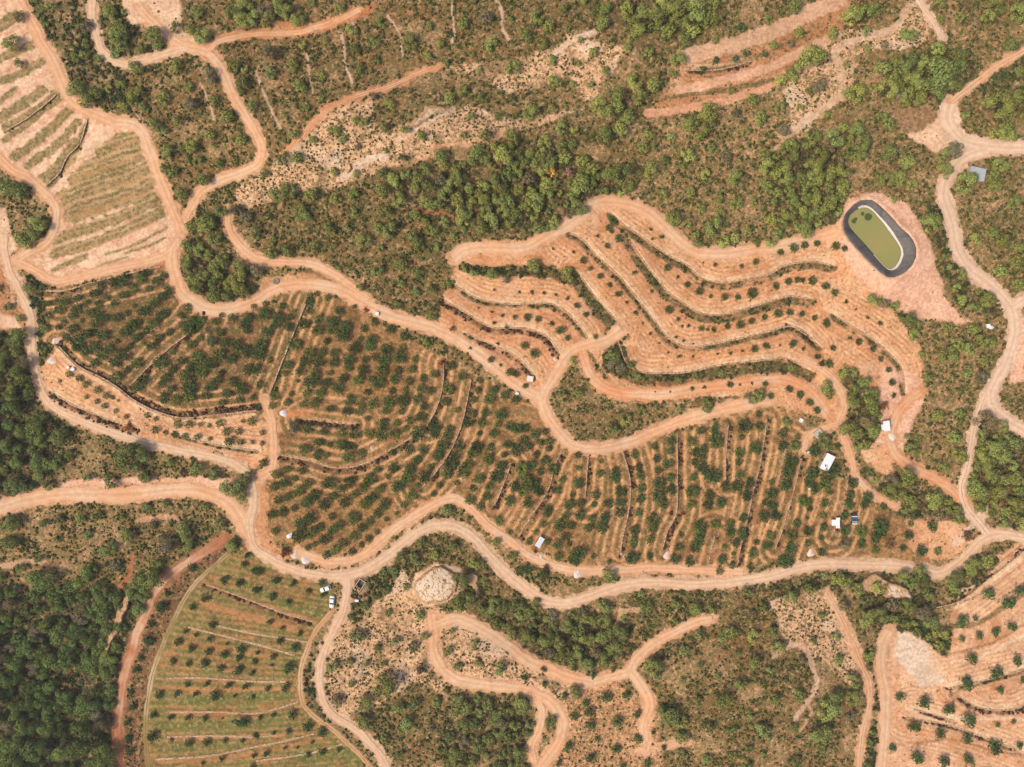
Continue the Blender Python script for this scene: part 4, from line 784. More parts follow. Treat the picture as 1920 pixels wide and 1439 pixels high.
def leaf_material():
    m, n, l, b = mat("foliage", .8); b.inputs['Specular IOR Level'].default_value = .15
    oc = n.new('ShaderNodeObjectInfo').outputs['Color']; lc = attr(n, 'leaf').outputs['Color']
    c = mixc(n, l, oc, lc, 1.0, 'MULTIPLY'); l.new(c, b.inputs['Base Color'])
    tr = n.new('ShaderNodeBsdfTranslucent'); l.new(c, tr.inputs['Color']); mx = n.new('ShaderNodeMixShader'); mx.inputs[0].default_value = .25
    l.new(b.outputs[0], mx.inputs[1]); l.new(tr.outputs[0], mx.inputs[2]); l.new(mx.outputs[0], n['Material Output'].inputs['Surface']); return m
ML = leaf_material()
mb, n_, l_, b_ = mat("bark", .95); l_.new(ramp(n_, l_, noise(n_, l_, 6, 3, .6, geo(n_)), .3, .7, C3(80, 62, 48), C3(120, 98, 78)), b_.inputs['Base Color']); MB = mb

def trunk_mesh(name, seed, height, spread, limbs, r0=.085):
    """tapered trunk with limbs reaching into the crown, unit crown radius"""
    r = random.Random(seed); bm = bmesh.new()
    def limb(p, q, ra, rb, seg=4):
        p, q = Vector(p), Vector(q); prev = None
        for i in range(seg + 1):
            t = i / seg; c = p.lerp(q, t) + Vector((r.uniform(-.02, .02), r.uniform(-.02, .02), 0)) * (0 if i == 0 else 1); rad = ra + (rb - ra) * t
            d = (q - p).normalized(); s = d.orthogonal().normalized(); u = d.cross(s)
            ring = [bm.verts.new(c + (s * math.cos(k * math.pi / 3) + u * math.sin(k * math.pi / 3)) * rad) for k in range(6)]
            if prev:
                for k in range(6): bm.faces.new((prev[k], prev[(k + 1) % 6], ring[(k + 1) % 6], ring[k]))
            prev = ring
        bm.faces.new(prev)
    limb((0, 0, -.15), (0, 0, height * .45), r0, r0 * .75)
    for k in range(limbs):
        a = k * 6.283 / limbs + r.uniform(-.3, .3); limb((0, 0, height * .4), (spread * math.cos(a), spread * math.sin(a), height * r.uniform(.85, 1.0)), r0 * .6, r0 * .2)
    me = bpy.data.meshes.new(name); bm.to_mesh(me); bm.free(); me.materials.append(MB); return me
def crown_mesh(name, tpl): V, F, C = tpl; return mesh_np(name, V, F, ML, False, {'leaf': ('FLOAT_COLOR', C)})

PT = [pine_template(100 + i) for i in range(7)]; PTL = [pine_template(200 + i, 330, .095) for i in range(4)]
RT = [ring_template(300 + i) for i in range(6)]; RTL = [ring_template(400 + i, 260, .12) for i in range(4)]
OT = [olive_template(500 + i) for i in range(5)]; OTL = OT
SHT = [shrub_template(600 + i) for i in range(6)]
KINDS_ = {'pine': ([crown_mesh('crown', t) for t in PT], [trunk_mesh('trunk', i, 1.0, .45, 6, .06) for i in range(3)], 1.05),
          'ring': ([crown_mesh('crown', t) for t in RT], [trunk_mesh('trunk', 10 + i, .62, .55, 7, .07) for i in range(3)], .60),
          'olive': ([crown_mesh('crown', t) for t in OT], [trunk_mesh('trunk', 20 + i, .7, .4, 5, .09) for i in range(3)], .65)}
def pct(u, v): return "%.1f%% across, %.1f%% down" % (u / 19.2, v / 14.39)
def base_of(u, v, r, zc):
    """stand a plant so that the middle of its crown (zc radii up) is seen at (u, v)"""
    rm = r * S; z = float(hs(u, v)); x, y = wpos(u, v, z + zc * rm); return float(x), float(y), z
def tree(kind, name, label, cat, group, u, v, r, col, zs=1.0):
    crowns, trunks, zc = KINDS_[kind]; rm = r * S; x, y, z = base_of(u, v, r, zc * zs)
    e = bpy.data.objects.new(name, None); COL.objects.link(e); e.location = (x, y, z); e.rotation_euler = (0, 0, random.uniform(0, 6.28))
    e.scale = (rm * random.uniform(.86, 1.12), rm * random.uniform(.86, 1.12), rm * zs * random.uniform(.9, 1.1)); e.empty_display_size = .5
    tagit(e, label, cat, group)
    t = bpy.data.objects.new('trunk', random.choice(trunks)); COL.objects.link(t); t.parent = e
    c = bpy.data.objects.new('crown', random.choice(crowns)); COL.objects.link(c); c.parent = e; c.color = tuple(col) + (1,)
    return e
def merged(name, items, templates, zc, label, cat, hgt=1.0):
    """many plants as one object: items (u, v, r, colour)"""
    if not items: return
    Vs, Fs, Cs = [], [], []; off = 0; A = np.array([(i[0], i[1], i[2]) for i in items]); z = samp(Hs, A[:, 0], A[:, 1]); rm = A[:, 2] * S
    X, Y = wpos(A[:, 0], A[:, 1], z + zc * rm); rot = RNG.uniform(0, 6.28, len(items)); ch = RNG.integers(0, len(templates), len(items)); sz = RNG.uniform(.85, 1.15, len(items)) * hgt
    for k, (V, F, C) in enumerate(templates):
        s = np.where(ch == k)[0]
        if not len(s): continue
        c, sn = np.cos(rot[s])[:, None], np.sin(rot[s])[:, None]; q = rm[s][:, None]
        vx = (V[:, 0] * c - V[:, 1] * sn) * q + X[s][:, None]; vy = (V[:, 0] * sn + V[:, 1] * c) * q + Y[s][:, None]; vz = V[:, 2] * q * sz[s][:, None] + z[s][:, None]
        Vs.append(np.stack([vx, vy, vz], -1).reshape(-1, 3)); base = (np.arange(len(s)) * len(V))[:, None, None] + off
        Fs.append((F[None] + base).reshape(-1, 4)); off += len(s) * len(V)
        cols = np.array([items[i][3] for i in s]); Cs.append((cols[:, None, :] * C[None]).reshape(-1, 3))
    me = mesh_np(name, np.concatenate(Vs), np.concatenate(Fs), ML, False, {'leaf': ('FLOAT_COLOR', np.concatenate(Cs))})
    return obj(name, me, label=label, cat=cat, kind='stuff')

def jit(c, a=.10, b=.06):
    s = 1 + random.gauss(0, a); y = random.gauss(0, b); return np.array([c[0] * s * (1 + y), c[1] * s, c[2] * s * (1 - y)])
def pine_col(u, v):
    """pines are deep green in the lower left wood, olive elsewhere, yellower to the upper right"""
    deep = C3(136, 154, 82); ol = C3(158, 164, 94); ye = C3(174, 178, 96)
    t = np.clip((u / 1920 - v / 1439 + .55) / .9, 0, 1); c = ol * (1 - t) + ye * t
    d = np.clip(1.25 - math.hypot((u - 60) / 330, (v - 1250) / 420), 0, 1); d = max(d, np.clip(1 - math.hypot((u - 30) / 110, (v - 780) / 200), 0, 1))
    return jit(c * (1 - d) + deep * d, .17, .05) if random.random() < .93 else jit(C3(158, 144, 108), .12, .04)

# ---------------------------------------------------------------- individual trees
def size_word(r, a, b): return 'large' if r > b else ('small' if r < a else 'medium')
def region(u, v):
    if v > 1030 and u < 700: return 'in the green terraced field'
    if v > 1030 and u > 1630: return 'in the lower right olive grove'
    if v > 1100: return 'on the lower centre terraces'
    return 'on the upper hillside'
ORCH = [t for t in ORCH]; ORCH.sort(key=lambda t: -t[2])
oc = lambda: jit(C3(88, 112, 60), .18, .07) if random.random() < .75 else jit(C3(118, 134, 66), .14, .06)
def clear_(t): return True
for i, (u, v, r) in enumerate(ORCH[:300]):
    c = oc(); hue = 'dark green' if c[1] < .085 else 'mid green'
    part = 'left' if u < 577 else ('centre' if u < 1050 else 'right')
    tree('ring', 'orchard_tree', '%s %s fruit tree in %s orchard, %s' % (size_word(r, 8.8, 11), hue, part, pct(u, v)), 'fruit tree', 'round fruit trees in the central orchard rows', u, v, r * 1.18, c)
merged('orchard_row_trees', [(u, v, r * 1.16, oc()) for u, v, r in ORCH[300:]], RTL, .6, 'smaller round fruit trees filling the rows of the central orchard', 'fruit trees')
for u, v, r in YOUNG:
    c = jit(C3(88, 112, 56), .12, .07)
    tree('ring' if r > 6 else 'olive', 'young_fruit_tree', '%s round green tree on the contour terraces, %s' % (size_word(r, 5, 8), pct(u, v)), 'fruit tree', 'young fruit trees spaced along the contour terraces', u, v, max(r, 2.4) * .98, c, 1.0)
for u, v, r in OLIVE:
    c = jit(C3(104, 126, 70), .1, .06) if u > 700 else jit(C3(80, 108, 60), .1, .06)
    tree('olive', 'olive_tree', '%s grey-green olive tree %s, %s' % (size_word(r, 7, 11), region(u, v), pct(u, v)), 'olive tree', 'olive trees on the lower terraces', u, v, max(r, 2.6) * 1.12, c)
for u, v, r, c, nm, lb in ODD:
    e = tree('olive', nm, lb, nm.split('_')[1], None, u, v, r, C3(*c), .8 if 'bush' in nm else 1.2)

# wild pines: the surveyed ones, then the filling of the woods
cell = {}
def blocked(u, v, r, f=.72):
    ci, cj = int(u // 20), int(v // 20)
    for a in (-2, -1, 0, 1, 2):
        for b in (-2, -1, 0, 1, 2):
            for (x, y, q) in cell.get((ci + a, cj + b), ()):
                if (x - u) ** 2 + (y - v) ** 2 < ((r + q) * f) ** 2: return True
    return False
def put(u, v, r): cell.setdefault((int(u // 20), int(v // 20)), []).append((u, v, r))
pines = []
for u, v, r in PINE: pines.append((u, v, r * (1.22 if (u < 240 and v > 1080) else 1.12))); put(u, v, r)
for t in ORCH + YOUNG + OLIVE: put(*t[:3])
for t in ODD: put(*t[:3])
KEEP = [(1549, 867, 20), (1661, 799, 14), (1674, 820, 12), (1535, 812, 14), (1834, 325, 18), (1858, 612, 10), (676, 1096, 18), (668, 1127, 6), (610, 1105, 14), (622, 1130, 14),
        (1011, 1017, 14), (1016, 1041, 8), (1083, 1077, 12), (707, 589, 6), (697, 840, 8), (994, 710, 9), (1041, 673, 6), (97, 676, 12), (103, 640, 12), (131, 690, 8), (531, 774, 10),
        (543, 1004, 9), (552, 1043, 10), (572, 1051, 11), (1567, 980, 9), (1602, 972, 9), (1520, 1038, 11), (1251, 1042, 9), (1209, 1073, 7), (820, 1095, 34), (1640, 1092, 26), (1680, 1104, 22), (517, 527, 8), (1502, 788, 5), (215, 1195, 8)]
for k_ in KEEP: put(*k_)
ZR = np.array([ZK[k][2] for k in ZKEYS]); 
cand = RNG.uniform((-M, -M), (1920 + M, 1440 + M), (26000, 2))
zi = np.clip(((cand[:, 1] + M) / STEP).astype(int), 0, NY - 1), np.clip(((cand[:, 0] + M) / STEP).astype(int), 0, NX - 1)
zz = ZID[zi]; rs_ = RSOFT[zi]; sm_ = STM[zi]; bk = vnoise(cand[:, 0], cand[:, 1], 60, 61, 2)
for (u, v), z_, a_, b_, c_ in zip(cand, zz, rs_, sm_, bk):
    key = ZKEYS[z_]; sp_, lo, hi = ZK[key][2:5]
    if not sp_ or a_ > .35 or b_ > .5: continue
    if key not in ('wood', 'forest') and c_ < -.03: continue
    if key in ('wood', 'forest') and c_ < -.2: continue
    r = lo + (hi - lo) * random.random() ** 1.3 * (1.25 if random.random() < .2 else 1)
    if not blocked(u, v, sp_ * .5 + r * .2, .62 if key in ('wood', 'forest') else .8) : pines.append((u, v, r)); put(u, v, r)
def in_view(u, v, r): return -r < u < 1920 + r and -r < v < 1439 + r
pines.sort(key=lambda t: -t[2] if in_view(*t) else 1e3)
def wood(u, v):
    if u < 420 and v > 960: return 'in the bottom left forest'
    if u < 460 and v > 600: return 'in the left edge wood'
    if v < 560 and u < 500: return 'on the top left slope'
    if u > 1580: return 'on the right hand slope'
    if v > 1090: return 'in the lower centre scrub'
    if v < 560: return 'in the upper centre wood'
    return 'among the terraces'
for u, v, r in pines[:300]:
    c = pine_col(u, v); tree('pine', 'pine_tree', '%s rounded %s pine %s, %s' % (size_word(r, 14, 18), 'deep green' if c[1] < .2 else 'olive green', wood(u, v), pct(u, v)), 'pine tree', 'round-crowned pines in the woods', u, v, r, c, random.uniform(.85, 1.15))
merged('pine_wood', [(u, v, r, pine_col(u, v)) for u, v, r in pines[300:]], PTL, 1.0, 'smaller pines and bushes filling the woods and scrub slopes', 'wood')

# ---------------------------------------------------------------- shrubs
dens = SHR * np.clip(1.05 + 2.6 * vnoise(UU, VV, 30, 71, 3), .12, 2.4); dens = np.maximum(dens, BANK * 3.4); dens = np.maximum(dens, 0)
dens *= (1 - np.clip(STM * 1.3, 0, 1)) * (1 - np.clip(RM * 2, 0, 1)) * (1 - PM)
dens *= 1 - .8 * op * sc_
for (u, v, r) in KEEP:
    dens *= 1 - .95 * (np.hypot(UU - u, VV - v) < r * .85)
ddark = BANKD * 5.0 * (1 - np.clip(RM * 2, 0, 1)) * (vnoise(UU, VV, 20, 72, 2) > -.12)
def scatter(D, seed):
    r = np.random.default_rng(seed); lam = D * STEP * STEP / 100.0 * 1.0; k = r.poisson(np.clip(lam, 0, 3)); j, i = np.nonzero(k); rep = k[j, i]
    j = np.repeat(j, rep); i = np.repeat(i, rep); return GX[i] + r.uniform(-1, 1, len(i)), GY[j] + r.uniform(-1, 1, len(j)), ZID[j, i], BANK[j, i]
su, sv, sz_, sb = scatter(dens * .75, 5); items = []
lo = np.array([ZK[k][6] for k in ZKEYS]); hi = np.array([ZK[k][7] for k in ZKEYS])
base1, base2, base3 = C3(90, 106, 54), C3(124, 130, 68), C3(122, 98, 64); deepg = C3(72, 92, 54)
for u, v, z_, b in zip(su, sv, sz_, sb):
    q = random.random() ** 2.2; r = lo[z_] + (hi[z_] - lo[z_]) * q
    if b > .3: r = 1.6 + 3.0 * q
    t = random.random(); c = base1 if t < .55 else (base2 if t < .86 else base3)
    if ZKEYS[z_] in ('forest', 'wood', 'bush', 'bank') or b > .3: c = deepg if t < .4 else (base1 if t < .7 else base3)
    items.append((u, v, r, jit(c, .16, .08)))
merged('scrub_undergrowth', items, SHT, .3, 'low green and brown shrubs scattered thickly over the slopes', 'undergrowth')
du, dv, _, _ = scatter(ddark * 1.0, 6)
merged('dry_undergrowth', [(u, v, 1.8 + 2.6 * random.random(), jit(C3(100, 70, 58), .15, .08)) for u, v in zip(du, dv)], SHT, .3, 'dark brown dry bushes along the orchard terrace banks', 'undergrowth')
N_SHRUBS = len(items)
# ---------------------------------------------------------------- small things
_mc = {}
def flat(rgb, rough=.6, metal=0, dirt=.15, name=None):
    key = (rgb, rough, metal, dirt)
    if key in _mc: return _mc[key]
    m, n, l, b = mat(name or 'painted', rough); b.inputs['Metallic'].default_value = metal; c = C3(*rgb)
    f = noise(n, l, 1.7, 4, .6, geo(n)); l.new(mixc(n, l, c, c * (1 - dirt * 1.6) , ramp(n, l, f, .45, .75)), b.inputs['Base Color']); b.inputs['Specular IOR Level'].default_value = .4
    _mc[key] = m; return m
WHITE = flat((252, 250, 250), .4, 0, .06); GLASS = flat((34, 36, 42), .12, 0, 0); RUBBER = flat((40, 38, 38), .8, 0, .1); BLACK = flat((48, 46, 46), .6, 0, .1)
CONC = flat((214, 196, 172), .9, 0, .2); STEEL = flat((150, 150, 150), .5, .4, .1); LAMP = flat((235, 235, 230), .2, 0, 0); RED = flat((170, 40, 36), .4, 0, 0)
def bmobj(name, bm, m, parent=None, smooth_=False, **kw):
    me = bpy.data.meshes.new(name); bmesh.ops.recalc_face_normals(bm, faces=bm.faces[:]); bm.to_mesh(me); bm.free()
    for mm in (m if isinstance(m, (list, tuple)) else [m]): me.materials.append(mm)
    for p_ in me.polygons: p_.use_smooth = smooth_
    return obj(name, me, parent, **kw)
def box(bm, x0, x1, y0, y1, z0, z1, bev=0.0):
    vs = [bm.verts.new((x, y, z)) for z in (z0, z1) for x, y in ((x0, y0), (x1, y0), (x1, y1), (x0, y1))]
    for f in ((3, 2, 1, 0), (4, 5, 6, 7), (0, 1, 5, 4), (1, 2, 6, 5), (2, 3, 7, 6), (3, 0, 4, 7)): bm.faces.new([vs[i] for i in f])
    if bev: bmesh.ops.bevel(bm, geom=list({e for v in vs for e in v.link_edges}), offset=bev, segments=2, affect='EDGES')
def one(fn, *a, **k): bm = bmesh.new(); fn(bm, *a, **k); return bm
def root(name, label, cat, u, v, ang_px, zref=1.0, group=None, dz=0.0):
    """an Empty at ground level; ang_px = (du, dv) of the thing's long axis on the map"""
    z = float(hs(u, v)) + dz; x, y = wpos(u, v, z + zref); e = bpy.data.objects.new(name, None); COL.objects.link(e); e.location = (float(x), float(y), z)
    e.rotation_euler = (0, 0, math.atan2(-ang_px[1], ang_px[0])); tagit(e, label, cat, group); return e
def cyl(bm, c, axis, r, h, seg=16):
    a = Vector(axis).normalized(); s = a.orthogonal().normalized(); t = a.cross(s); c = Vector(c)
    A = [bm.verts.new(c + (s * math.cos(k * 6.2832 / seg) + t * math.sin(k * 6.2832 / seg)) * r - a * h / 2) for k in range(seg)]
    B = [bm.verts.new(c + (s * math.cos(k * 6.2832 / seg) + t * math.sin(k * 6.2832 / seg)) * r + a * h / 2) for k in range(seg)]
    for k in range(seg): bm.faces.new((A[k], A[(k + 1) % seg], B[(k + 1) % seg], B[k]))
    bm.faces.new(A[::-1]); bm.faces.new(B)

# --- dry-stone terrace walls
mw, n_, l_, b_ = mat("dry_stone", .95); pp = geo(n_); vo = n_.new('ShaderNodeTexVoronoi'); vo.inputs['Scale'].default_value = 2.2; l_.new(pp, vo.inputs['Vector'])
l_.new(mixc(n_, l_, mixc(n_, l_, C3(250, 218, 184), C3(226, 184, 146), ramp(n_, l_, noise(n_, l_, .8, 3, .6, pp), .35, .65)), C3(176, 138, 106), ramp(n_, l_, vo.outputs['Distance'], .32, .55)), b_.inputs['Base Color'])
bump(n_, l_, b_, vo.outputs['Distance'], .8, .1)
def wregion(u, v):
    if u < 500 and v < 540: return 'in the striped left field'
    if u < 700 and v > 1060: return 'in the green terraced field'
    if u > 1650 and v > 1000: return 'in the lower right olive grove'
    if u > 1050 and v < 740: return 'on the upper right contour terraces'
    if v < 720 and u > 820: return 'on the small central terraces'
    if u < 500: return 'beside the left orchard'
    return 'between the orchard rows'
for wi, ((side, h, bw, kind, pts), sp) in enumerate(zip(WALLS, wall_pts)):
    sp = np.array(sp); n = len(sp); tg = np.gradient(sp, axis=0); tg /= np.linalg.norm(tg, axis=1)[:, None] + 1e-9; nr = np.stack([-tg[:, 1], tg[:, 0]], 1) * side
    wob = 1.2 * vnoise(sp[:, 0], sp[:, 1], 9, 80 + wi, 2)[:, None]; q = sp + nr * wob
    rmk = samp(RM, q[:, 0], q[:, 1]); thin = .5 + .9 * (.5 + vnoise(sp[:, 0], sp[:, 1], 22, 90 + wi, 2)); wd = np.clip(thin * (4.0 if kind == 'n' else 3.0 if kind != 'k' else 2.6), 1.3, 5.6)[:, None]
    top = samp(Hs, *(q - nr * 3).T) * .5 + samp(Hs, *(q - nr * 1.).T) * .5 + .14 - rmk * 1.2 - np.clip(-vnoise(sp[:, 0], sp[:, 1], 14, 120 + wi, 3) * 3 - .35, 0, 1) * .6 + .12 * vnoise(sp[:, 0], sp[:, 1], 5, 99 + wi, 2)
    prof = [(-.35, -.35), (-.3, 0), (.45, -.03), (.75, -(h * .8 + .5))]; V_ = []
    for o_, dz in prof:
        p = q + nr * (wd * o_ if o_ < .7 else wd * .45 + 1.0); z = top + dz; x, y = wpos(p[:, 0], p[:, 1], z); V_.append(np.stack([x, y, z], 1))
    k = len(prof); ii = np.arange(n * k).reshape(k, n); Fq = np.concatenate([np.stack([ii[a, :-1], ii[a, 1:], ii[a + 1, 1:], ii[a + 1, :-1]], 1) for a in range(k - 1)])
    mid = sp[n // 2]; me = mesh_np('terrace_wall', np.concatenate(V_), Fq if side < 0 else Fq[:, ::-1], mw, False)
    obj('terrace_wall', me, label='low pale dry-stone wall %s, %s' % (wregion(*mid), pct(*mid)), cat='terrace wall', group='dry-stone terrace walls')

# --- reservoir
def resample(pts, n=72):
    p = np.array(pts + pts[:1], float); d = np.r_[0, np.cumsum(np.hypot(*np.diff(p, axis=0).T))]; t = np.linspace(0, d[-1], n, endpoint=False); return np.stack([np.interp(t, d, p[:, 0]), np.interp(t, d, p[:, 1])], 1)
def by_angle(pts, c, n=96):
    p = resample(pts, 600); a = np.arctan2(p[:, 1] - c[1], p[:, 0] - c[0]); o = np.argsort(a); a = a[o]; r = np.hypot(*(p - c).T)[o]; th = np.linspace(-math.pi, math.pi, n, endpoint=False)
    r = np.interp(th, np.r_[a - 6.2832, a, a + 6.2832], np.r_[r, r, r]); return c + np.stack([np.cos(th), np.sin(th)], 1) * r[:, None], th
pc = np.array([1648.0, 449.0]); OUT, th = by_angle(POND_OUT, pc); INN, _ = by_angle(POND_IN, pc)
zr = float(hs(1648, 449)) + .28; zw = zr - 2.0
ml, n_, l_, b_ = mat("liner", .55); pp = geo(n_); f = noise(n_, l_, .9, 4, .6, pp)
tc = attr(n_, 'fold').outputs['Fac']
l_.new(mixc(n_, l_, mixc(n_, l_, C3(98, 92, 92), C3(120, 110, 104), ramp(n_, l_, f, .35, .65)), C3(84, 80, 82), ramp(n_, l_, tc, .8, .95)), b_.inputs['Base Color'])
bump(n_, l_, b_, f, .5, .2)
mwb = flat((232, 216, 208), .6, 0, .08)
mwt, n_, l_, b_ = mat("green_water", .18); pp = geo(n_); f = noise(n_, l_, .12, 3, .5, pp)
c = mixc(n_, l_, C3(160, 156, 94), C3(172, 156, 96), ramp(n_, l_, f, .35, .65))
def world_at(u, v, z): x, y = wpos(u, v, z); return (float(x), float(y), z)
for (u, v, r) in ((1628, 407, 1.5), (1617.5, 401, .75), (1601, 415, 1.0), (1604.5, 411, .7)):      # darker round patches in the water colour
    d = n_.new('ShaderNodeVectorMath'); d.operation = 'DISTANCE'; l_.new(pp, d.inputs[0]); d.inputs[1].default_value = world_at(u, v, zw)
    dd = mth(n_, l_, 'ADD', d.outputs['Value'], mth(n_, l_, 'MULTIPLY', mth(n_, l_, 'SUBTRACT', noise(n_, l_, 1.2, 2, .5, pp), .5), .5))
    c = mixc(n_, l_, C3(84, 96, 58), c, ramp(n_, l_, mth(n_, l_, 'DIVIDE', dd, r * 2), .42, .52))
l_.new(c, b_.inputs['Base Color']); b_.inputs['Specular IOR Level'].default_value = .3; bump(n_, l_, b_, noise(n_, l_, 2.2, 2, .5, pp), .06, .05)
x0, y0 = wpos(pc[0], pc[1], zr); rs = bpy.data.objects.new('reservoir', None); COL.objects.link(rs); rs.location = (float(x0), float(y0), zr - .3)
tagit(rs, 'rounded oblong irrigation reservoir lined with dark grey sheeting on pink earth', 'reservoir')
def ringpts(Pm, z): x, y = wpos(Pm[:, 0], Pm[:, 1], z); return np.stack([x - float(x0), y - float(y0), np.full(len(x), z - zr + .3)], 1)
bmn = (pc + (OUT - pc) * 1.035); fold = vnoise(np.cos(th) * 40, np.sin(th) * 40, 1.4, 7, 2) * .5
rows = [(bmn, zr - .22), (OUT, zr)]
for t in (.25, .5, .75, 1.0): rows.append((OUT * (1 - t) + INN * t + (np.random.default_rng(3).normal(0, .25, OUT.shape) if t < 1 else 0), zr + (zw - zr) * (t * .92)))
rows.append((pc + (INN - pc) * .93, zw - .5))
Vp = [ringpts(a, z) for a, z in rows]
for i_ in (2, 3, 4): Vp[i_][:, 2] += fold * .3
n = len(OUT); k = len(rows); ii = np.arange(n * k).reshape(k, n); nx_ = np.roll(ii, -1, 1); Fq = np.concatenate([np.stack([ii[a], ii[a + 1], nx_[a + 1], nx_[a]], 1) for a in range(k - 1)])
me = mesh_np('liner', np.concatenate(Vp), Fq[:, ::-1], ml, True, {'fold': ('FLOAT', np.tile(((th * 16) % 1.0), k))}); obj('liner', me, rs)
# pale band just above the water, widest on the north-east side
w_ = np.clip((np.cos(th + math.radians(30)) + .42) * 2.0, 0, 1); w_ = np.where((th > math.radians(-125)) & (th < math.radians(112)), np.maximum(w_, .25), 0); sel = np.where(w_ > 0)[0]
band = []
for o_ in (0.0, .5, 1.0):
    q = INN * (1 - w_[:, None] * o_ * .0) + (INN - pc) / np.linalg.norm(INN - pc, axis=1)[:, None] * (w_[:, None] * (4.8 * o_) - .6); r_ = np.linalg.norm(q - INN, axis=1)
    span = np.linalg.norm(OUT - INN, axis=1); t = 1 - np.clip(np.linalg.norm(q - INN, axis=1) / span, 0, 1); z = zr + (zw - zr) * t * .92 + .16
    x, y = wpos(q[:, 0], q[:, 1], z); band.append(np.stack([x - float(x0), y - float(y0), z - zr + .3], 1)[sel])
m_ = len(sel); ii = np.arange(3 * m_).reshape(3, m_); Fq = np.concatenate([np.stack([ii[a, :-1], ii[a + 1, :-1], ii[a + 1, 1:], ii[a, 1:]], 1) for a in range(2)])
obj('pale_band', mesh_np('pale_band', np.concatenate(band), Fq, mwb, True), rs, label='white strip at the water line')
wq = pc + (INN - pc) * 1.0; x, y = wpos(wq[:, 0], wq[:, 1], zw); bm = bmesh.new(); vs = [bm.verts.new((float(a), float(b), zw)) for a, b in zip(x, y)]; bm.faces.new(vs[::-1])
bmobj('water', bm, mwt, None, label='still yellow-green water in the lined reservoir', cat='water', kind='structure')

# --- cars
def car(label, u, v, ax, L, Wd, hatch, roofrack=False):
    """built nose towards +x"""
    r = root('parked_car', label, 'car', u, v, ax, 1.0, 'white cars parked at the field edge')
    hl = L / 2; hw = Wd / 2
    xs = [(-hl, .80, .45, .72), (-hl + .12, .93, .30, .95), (-hl + .5, 1.0, .26, 1.0), (-.3, 1.0, .24, .98), (hl - 1.2, 1.0, .24, .95), (hl - .55, .97, .26, .84), (hl - .15, .86, .30, .70), (hl, .70, .42, .58)]
    bm = bmesh.new(); prev = None
    for x, w, zb, zt in xs:
        ring = [bm.verts.new((x, s * hw * w * k, z)) for s, k, z in ((-1, .92, zb), (-1, 1, zb + .2), (-1, 1, zt - .18), (-1, .86, zt), (1, .86, zt), (1, 1, zt - .18), (1, 1, zb + .2), (1, .92, zb))]
        if prev:
            for i in range(8): bm.faces.new((prev[i], prev[(i + 1) % 8], ring[(i + 1) % 8], ring[i]))
        else: bm.faces.new(ring[::-1])
        prev = ring
    bm.faces.new(prev); bmobj('body', bm, WHITE, r, True)
    rear = -hl + (.25 if hatch else .85); f0 = hl - 1.35; zt = 1.48 if hatch else 1.42
    a = [(rear, .80, .93), (rear + .35, .74, zt - .04), (0, .76, zt), (f0 - .75, .72, zt - .05), (f0, .82, .93)]
    bm = bmesh.new()
    q = [[bm.verts.new((x, s * hw * w, z)) for s in (-1, 1)] for x, w, z in a[1:4]]
    for p0, p1 in zip(q[:-1], q[1:]): bm.faces.new((p0[0], p1[0], p1[1], p0[1]))
    g = bmesh.ops.extrude_face_region(bm, geom=bm.faces[:]); bmesh.ops.translate(bm, verts=[e for e in g['geom'] if isinstance(e, bmesh.types.BMVert)], vec=(0, 0, .05)); bmobj('roof', bm, WHITE, r)
    def quad(name, pts, m=GLASS):
        bm = bmesh.new(); f = bm.faces.new([bm.verts.new(p) for p in pts]); g = bmesh.ops.extrude_face_region(bm, geom=[f]); bmesh.ops.translate(bm, verts=[e for e in g['geom'] if isinstance(e, bmesh.types.BMVert)], vec=(0, 0, .012)); bmobj(name, bm, m, r)
    (x0_, w0, z0), (x1, w1, z1), (x2, w2, z2), (x3, w3, z3), (x4, w4, z4) = a
    quad('windscreen', [(x4, -hw * w4, z4), (x4, hw * w4, z4), (x3, hw * w3, z3), (x3, -hw * w3, z3)])
    quad('rear_window', [(x0_, -hw * w0, z0), (x1, -hw * w1, z1), (x1, hw * w1, z1), (x0_, hw * w0, z0)])
    for s in (-1, 1): quad('side_window', [(x0_, s * hw * w0, z0), (x4, s * hw * w4, z4), (x3, s * hw * w3, z3 - .01), (x2, s * hw * w2, z2 - .01), (x1, s * hw * w1, z1 - .01)])
    for x in (-hl + .75, hl - .85):
        for s in (-1, 1):
            w = bmobj('wheel', one(cyl, (x, s * (hw - .10), .31), (0, 1, 0), .31, .2, 18), RUBBER, r); bmobj('rim', one(cyl, (x, s * (hw + .005), .31), (0, 1, 0), .18, .03, 12), STEEL, w)
    for s in (-1, 1):
        bmobj('headlight', one(box, hl - .22, hl - .06, s * hw * .62 - .16, s * hw * .62 + .16, .56, .70, .02), LAMP, r)
        bmobj('tail_light', one(box, -hl - .0, -hl + .10, s * hw * .70 - .12, s * hw * .70 + .12, .66, .84, .02), RED, r)
        bmobj('door_mirror', one(box, f0 - .35, f0 - .17, s * (hw + .10) - .09, s * (hw + .10) + .09, .92, 1.05, .02), BLACK, r)
    return r
car('white hatchback parked nose to the left with dark rear window, upper car of the pair', 609.8, 1105, (-20, 7.2), 4.2, 1.75, True)
car('white saloon car parked nose down beside the road, lower car of the pair', 622, 1129.3, (-1.8, 24), 4.7, 1.82, False)

